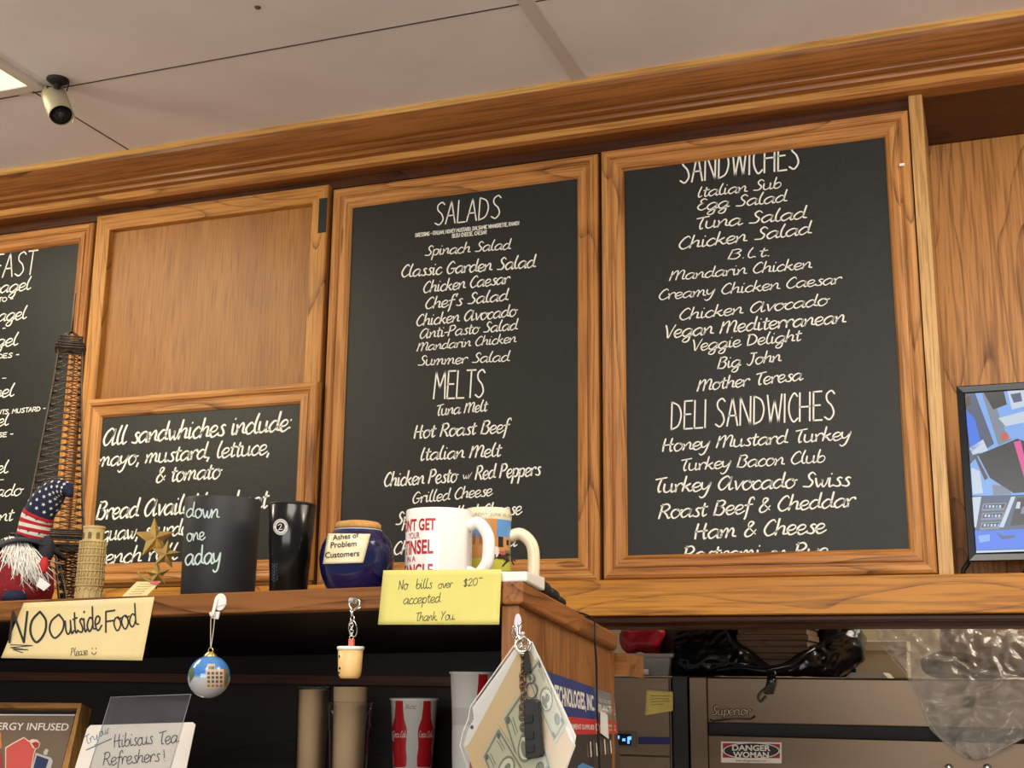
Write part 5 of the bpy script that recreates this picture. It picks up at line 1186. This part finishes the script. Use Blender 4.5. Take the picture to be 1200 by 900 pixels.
# carton with a black bin liner pulled over it, standing on the refrigerator
bx = [kq(862, 780, 3.86).x, kq(948, 780, 3.86).x]; 
CB = thing('cardboard_box', ((bx[0]+bx[1])/2, 4.03, TZ), 'brown ribbed cardboard stack showing in the opening of the black bag', 'box')
corr = oak('brown_carton', 'x', srgb(134, 108, 90), srgb(104, 82, 68), srgb(58, 42, 34), rough=.8, cath=1.6, sc=1.0)
m = MB()
for i in range(12): z0 = TZ+.035+i*.018; m.box(bx[0]+.004*(i % 3), bx[1]-.005*(i % 2), 3.87+.002*(i % 2), 4.12, z0, z0+.0165)
m.build('carton', corr, CB)
liner = mat('black_liner', srgb(13, 13, 14), .22, spec=.6)
def liner_top(x):
    P = [(764, 752), (768, 744), (780, 737), (852, 736), (868, 750), (890, 771), (905, 783), (925, 773), (950, 757), (985, 742), (1000, 738), (1010, 738), (1015, 747)]
    for (a_, y0), (b_2, y1) in zip(P, P[1:]):
        if x <= b_2: return y0+(y1-y0)*(x-a_)/(b_2-a_)
    return 747
def liner_bot(x): return 793.0 if 790 < x < 985 else (793-12*((790-x)/26)**1.5 if x <= 790 else 793-26*((x-985)/30)**1.4)
def lfront(u, v):
    x = 764+251*u; yt, yb2 = liner_top(x), liner_bot(x); y = yb2+(yt-yb2)*v
    e = sin(pi*min(1, max(0, u)))**.35; bulge = .05*e*(sin(pi*(.12+.80*v))**.7)
    return kq(x, y, 3.865 - bulge + .02*v + (.16*(1-e)))
BG = thing('bin_liner', (kq(890, 790, 3.85).x, 3.9, TZ), 'glossy black plastic liner bag pulled around the cardboard on the refrigerator', 'bag')
m = MB(); m.grid(above(crumple(lfront, .010, 13, 2)), 110, 34); m.build('bag_front', liner, BG)
m = MB(); x_ = [kq(766, 780, 4.0).x, kq(996, 780, 4.0).x]
m.grid(above(crumple(lambda u, v: V((x_[0]+(x_[1]-x_[0])*u, 4.15+.02*sin(pi*u), TZ+.003+.2*v)), .008, 12, 7)), 40, 14); m.build('bag_back', liner, BG)
m = MB()
m.grid(crumple(lambda u, v: kq(897+11*u+2*sin(v*5), 786+27*v, 3.742-.012*sin(pi*v)), .004, 40, 3), 10, 18); m.build('knot_tail', liner, BG, solid=.003)
m = MB(); P = smooth_path([kq(897, 806, 3.735), kq(890, 812, 3.735), kq(888, 818, 3.735), kq(891, 822, 3.735), kq(897, 815, 3.735)], 5); m.tube(P, .0025, 6); m.tube([kq(840, 786, 3.80), kq(870, 782, 3.79), kq(897, 786, 3.78), kq(925, 780, 3.79), kq(955, 760, 3.81)], [.004, .007, .011, .008, .004], 8); m.build('knot', liner, BG)
# clear plastic bag over the right end
cb = film('clear_bag_plastic', srgb(240, 236, 230), .95, bump=.9, scale=9, rough=.12, body=.24)
def edgeL(y): 
    P = [(738, 1027), (752, 1030), (775, 1048), (800, 1068), (830, 1082), (855, 1092), (872, 1110), (888, 1128), (892, 1140)]
    for (a_, x0), (b_2, x1) in zip(P, P[1:]):
        if y <= b_2: return x0+(x1-x0)*(y-a_)/(b_2-a_)
    return 1140
def bot(x):
    P = [(1092, 855), (1110, 874), (1130, 889), (1150, 888), (1175, 878), (1200, 866), (1260, 850), (1330, 852)]
    if x <= 1092: return 855
    for (a_, y0), (b_2, y1) in zip(P, P[1:]):
        if x <= b_2: return y0+(y1-y0)*(x-a_)/(b_2-a_)
    return 852
def cbf(u, v):
    y = 738+154*(1-v); xl = edgeL(y); x = xl+(1330-xl)*u; y = min(y, bot(x))
    Y = KY-.034-.05*sin(pi*min(1, u*1.2))*sin(pi*(.1+.8*v)) + (.10*max(0, v-.64)/.36); return kq(x, y, Y)
CL = thing('plastic_bag', (kq(1130, 793).x, KY, TZ), 'crumpled clear plastic bag draped over the right of the refrigerator', 'bag')
m = MB(); m.grid(crumple(cbf, .024, 9, 9), 120, 80); m.build('bag_front', cb, CL)
m = MB(); m.grid(crumple(lambda u, v: cbf(u, v)+V((0, .018, 0)), .010, 17, 4), 90, 60); m.build('bag_back', film('clear_bag_inner', srgb(236, 232, 226), .95, bump=.9, scale=14, rough=.15, body=.14), CL)
m = MB()
m.tube(smooth_path([cbf(0, v) + V((.002, -.006, 0)) for v in (.9, .75, .6, .45, .3, .18)], 4), .0016, 5)
m.tube(smooth_path([cbf(u, 0) + V((0, -.006, .004)) for u in (.12, .2, .28, .36, .5)], 4), .0016, 5)
m.build('fold_ridges', mat('bag_ridge', srgb(236, 232, 226), .15, alpha=.42, spec=1), CL)
WB = thing('paper_sack', (kq(1160, 765, 3.98).x, 3.98, TZ), 'pale and dark brown bundle inside the clear bag at right', 'bundle')
m = MB(); m.grid(above(crumple(blobgrid(V((kq(1190, 765, 3.98).x, 3.99, TZ+.115)), .20, .13, .065), .03, 12, 3)), 50, 30); m.build('white_wrap', mat('white_wrap', srgb(222, 214, 202), .4), WB)
m = MB(); m.grid(above(crumple(blobgrid(V((kq(1165, 785, 3.96).x, 3.97, TZ+.038)), .20, .12, .036), .014, 14, 5)), 40, 24); m.build('brown_wrap', mat('brown_wrap', srgb(96, 78, 68), .6), WB)
PS = thing('paper_stack', (kq(1012, 790, 3.95).x, 3.95, TZ), 'low stack of white paper between black bag and clear bag', 'paper stack')
m = MB()
for i in range(5): m.box(kq(990, 790, 3.95).x+.004*i, kq(1040, 790, 3.95).x-.003*i, 3.95, 4.2, TZ+.0005+i*.0032, TZ+.0033+i*.0032)
m.build('sheets', mat('sheet_white', srgb(214, 206, 190), .7), PS)
CT = thing('lit_wall_block', (kq(1020, 775, 4.3).x, 4.4, TZ), 'plain cream block in place of the lit kitchen wall behind the paper stack', 'box')  # cream block added where the lit kitchen wall would show
q0, q1 = kq(1000, 790, 4.3), kq(1062, 752, 4.3)
MB().box(q0.x, q1.x, 4.30, 4.46, TZ+.0005, q1.z).build('box_body', mat('lit_wall_cream', srgb(214, 200, 168), .7), CT, bevel=.003)
m = MB(); m.box(q0.x-.003, q1.x+.003, 4.297, 4.463, q1.z-.03, q1.z+.003); m.build('lid', mat('lit_wall_cream_lid', srgb(222, 210, 180), .7), CT, bevel=.003)

# ================================================================== MONITOR IN THE RECESS
MY = WY-.002
MO = thing('security_monitor', aty(1200, 668, MY), 'black monitor showing blue security camera views in the right recess', 'monitor')
def mq(x, y, Y=MY): return aty(x, y, Y)
tl, bl = mq(1121, 452.5), mq(1134.5, 658); xr = tl.x+.50
x0 = (tl.x+bl.x)/2; zt_, zb2 = tl.z, bl.z
def bez(x0, x1, z0, z1, name, mtl, y0=MY, y1=MY+.03, bev=.002): return MB().box(x0, x1, y0, y1, z0, z1).build(name, mtl, MO, bevel=bev)
bw = .018
frame = MB(); PRF = [(0, .03), (0, .002), (.002, 0), (bw-.003, .002), (bw, .006), (bw, .03)]
frame_mesh(x0, xr, zb2, zt_, PRF, MY).build('bezel', [blackg, blackg], MO)
bez(x0+.01, xr-.01, zb2+.01, zt_-.01, 'back_shell', black, MY+.0302, MY+.06)
sx0, sx1, sz0, sz1 = x0+bw-.001, xr-bw+.001, zb2+bw+.002, zt_-bw+.001
cam_px = lambda x, y, off: mq(x, y, MY+.0058-off)
MB().box(sx0, sx1, MY+.0062, MY+.012, sz0, sz1).build('screen', mat('screen_dark', srgb(20, 24, 34), .2, emit=srgb(22, 32, 62), estr=.5), MO)
def em(name, *c): return mat(name, (0.01, .01, .01), .2, emit=srgb(*c), estr=.9)
sc_m = [em('view_blue', 44, 112, 232), em('view_sky', 120, 170, 236), em('view_pale', 196, 210, 228), em('view_dark', 26, 26, 34), em('view_brown', 74, 58, 56), em('view_pink', 226, 70, 150), em('view_red', 200, 84, 66), em('view_slate', 66, 82, 110), em('view_steel', 120, 132, 150)]
m = MB()
def vp(pts, lv, mi): m.add([cam_px(x, y, lv*.0003) for x, y in pts], [tuple(range(len(pts)))], mi)
vp([(1130, 460), (1290, 450), (1292, 579), (1138, 581)], 0, 1)
vp([(1138, 581), (1292, 578), (1296, 640), (1144, 645)], 0, 7)
vp([(1142, 622), (1230, 619), (1232, 642), (1144, 645)], 1, 0); vp([(1130, 460), (1142, 459), (1165, 520), (1150, 530), (1136, 545)], 1, 7)
vp([(1150, 459), (1162, 458), (1172, 490), (1186, 515), (1170, 522)], 1, 8); vp([(1130, 478), (1142, 490), (1150, 520), (1138, 530)], 2, 0); vp([(1136, 525), (1152, 515), (1158, 528), (1140, 533)], 2, 2)
vp([(1152, 459), (1176, 457), (1180, 474), (1164, 480)], 2, 3); vp([(1180, 457), (1205, 455), (1208, 474), (1186, 480)], 1, 2); vp([(1184, 462), (1196, 460), (1198, 470), (1188, 472)], 2, 7)
vp([(1170, 490), (1200, 482), (1230, 480), (1230, 500), (1186, 508)], 1, 2); vp([(1176, 500), (1200, 495), (1200, 512), (1182, 514)], 2, 1)
vp([(1146, 533), (1192, 514), (1210, 520), (1224, 575), (1188, 578), (1160, 560)], 3, 3); vp([(1188, 518), (1196, 516), (1206, 560), (1202, 566)], 4, 5)
vp([(1172, 509), (1180, 506), (1183, 513), (1175, 517)], 3, 6); vp([(1138, 548), (1148, 552), (1152, 578), (1140, 579)], 2, 2); vp([(1163, 568), (1180, 570), (1186, 579), (1164, 580)], 3, 8); vp([(1130, 466), (1137, 464), (1138, 474), (1132, 476)], 3, 4)
vp([(1141, 533), (1145, 535), (1158, 560), (1154, 563)], 4, 4); vp([(1136, 583), (1150, 582), (1144, 618), (1140, 618)], 2, 2)
for i in range(3):
    y = 590+i*11; vp([(1152-i, y), (1180-i*3, y-1), (1177-i*3, y+8), (1150-i, y+9)], 2, 8); vp([(1154-i, y+1.5), (1178-i*3, y+.5), (1176-i*3, y+5), (1152-i, y+6)], 3, 3)
    for j in range(5): vp([(1155-i+j*4, y+2), (1157.5-i+j*4, y+2), (1157-i+j*4, y+5), (1154.6-i+j*4, y+5)], 4, 2 if (i+j) % 3 else 1)
vp([(1185, 582), (1190, 582), (1176, 618), (1171, 618)], 3, 2); vp([(1192, 584), (1230, 582), (1230, 612), (1184, 616)], 2, 3)
for j in range(6): vp([(1192+j*6, 588+j % 2*6), (1196+j*6, 588+j % 2*6), (1195+j*6, 596+j % 2*6), (1190+j*6, 596+j % 2*6)], 3, 8 if j % 2 else 2)
vp([(1146, 628), (1160, 626), (1160, 634), (1148, 636)], 3, 1); vp([(1168, 624), (1176, 628), (1190, 627), (1188, 630), (1174, 632)], 3, 7)
vp([(1144, 645.5), (1292, 641), (1292, 643), (1144, 648)], 2, 2)
vp([(1292, 450), (1372, 446), (1376, 575), (1292, 578)], 0, 8); vp([(1296, 640), (1292, 579), (1376, 576), (1380, 637)], 0, 0)
vp([(1240, 490), (1290, 486), (1292, 560), (1250, 570)], 1, 7); vp([(1300, 470), (1360, 466), (1364, 520), (1304, 526)], 1, 3); vp([(1310, 535), (1370, 530), (1372, 568), (1314, 572)], 1, 2); vp([(1300, 590), (1350, 588), (1352, 625), (1304, 628)], 1, 7)
m.build('camera_views', sc_m, MO)
m = MB(); cx = (x0+xr)/2; m.box(cx-.03, cx+.03, MY+.061, MY+.09, 1.69, zb2+.12); m.box(cx-.14, cx+.14, MY+.01, MY+.16, 1.678, 1.689); m.build('stand', black, MO, bevel=.004)
tag(MB().tube(smooth_path([mq(1137, 655, MY+.045), mq(1133, 662, MY+.05), mq(1129, 668, MY+.05), V((mq(1128, 671).x, MY+.05, 1.682))], 5), .0055, 8).build('video_cable', black), 'short black cable dropping from the monitor corner to the ledge', 'cable')

# ================================================================== ON THE CEILING
cm = atz(68, 93, CEIL); ck_ = ((cm-CAM).dot(Fw))/FPX
CA = thing('ceiling_camera', cm, 'small beige bullet camera with black bracket on the ceiling at upper left', 'camera')
MB().lathe([(0, 0), (.028, 0), (.029, -.004), (.020, -.010), (.009, -.014), (0, -.014)], cm, 28).build('mount', black, CA)
ccY = cm.y
def cq(x, y, dy=0): return aty(x, y, ccY+dy)
MB().tube(smooth_path([cm-V((0, 0, .01)), cq(67, 101), cq(66.5, 107)], 4), [.0085]*9, 10).build('bracket', black, CA)
MB().tube([cq(62, 103, .002), cq(56.5, 102, -.002), cq(54.5, 102.5, -.004)], [.003, .003, .006], 8).build('screw_knob', black, CA)
MB().tube(smooth_path([cq(80, 95, .005), cq(80, 100, .005), cq(78, 107, .004)], 4), .002, 6).build('wire', black, CA)
a_, b_2 = cq(63, 111, .035), cq(72, 136, -.045)
axv = (b_2-a_).normalized(); rr2 = .0295
xv = axv.cross(V((0, 0, 1))).normalized(); yv = axv.cross(xv)
beige = speck('camera_beige', srgb(176, 166, 140), .42, .06, 20, metal=.3)
Lc = (b_2-a_).length
MB().lathe([(0, 0), (rr2*.8, 0), (rr2, .008), (rr2, Lc-.012), (rr2*.96, Lc-.010), (rr2*.93, Lc-.02), (0, Lc-.02)], a_, 36, ax=(xv, yv, axv)).build('body', beige, CA)
MB().lathe([(rr2+.0022, .006), (rr2+.0022, Lc+.008), (rr2+.0005, Lc+.008), (rr2+.0005, .006)], a_, 24, ax=(xv, yv, axv), a0=radians(-20) if yv.z > 0 else radians(160), a1=radians(200) if yv.z > 0 else radians(380)).build('sunshade', beige, CA)
MB().lathe([(0, Lc-.014), (rr2*.92, Lc-.014), (rr2*.92, Lc-.019), (0, Lc-.019)], a_, 30, ax=(xv, yv, axv)).build('lens_glass', blackg, CA)
MB().lathe([(0, Lc-.010), (.007, Lc-.010), (.008, Lc-.0135), (0, Lc-.0135)], a_, 20, ax=(xv, yv, axv)).build('lens', mat('lens_grey', srgb(60, 56, 52), .2), CA)
co = atz(33, 97, CEIL)
LF = thing('ceiling_light', (co.x-.6, co.y-.6, CEIL), 'glowing fluorescent ceiling panel cut off at the upper left corner', 'ceiling light')
lx0, lx1, ly0, ly1 = co.x-1.14, co.x, co.y-1.14, co.y
m = MB()
for a in ((lx0-.03, lx1+.03, ly1, ly1+.03), (lx0-.03, lx1+.03, ly0-.03, ly0), (lx0-.03, lx0, ly0, ly1), (lx1, lx1+.03, ly0, ly1)): m.box(a[0], a[1], a[2], a[3], CEIL-.010, CEIL-.0005)
m.build('frame', grid_m, LF)
MB().box(lx0, lx1, ly0, ly1, CEIL-.006, CEIL-.0005).build('diffuser', mat('light_diffuser', srgb(250, 246, 220), .6, emit=(1.0, .95, .60), estr=1.1), LF)
MB().lathe([(0, -.004), (.006, -.003), (.008, 0), (0, 0)], atz(302, 8.5, CEIL-.0003), 12).build('screw', mat('screw_brown', srgb(90, 70, 56), .6))
bpy.data.objects['screw']['label'] = 'small brown screw head in the ceiling tile near the top edge'; bpy.data.objects['screw']['category'] = 'screw'

# things that repeat carry a shared group
for o in list(bpy.data.objects):
    if o.parent is None and 'label' in o:
        g_ = {'menu_board': 'blackboard menus on the cabinet fronts', 'paper_note': 'paper notes taped to the shelf front', 'plastic_cup': 'clear plastic cups inside the shelf', 'paper_cup': 'white paper cups inside the shelf', 'adhesive_hook': 'adhesive hooks on the shelf unit'}.get(o.name.split('.')[0])
        if g_: o['group'] = g_
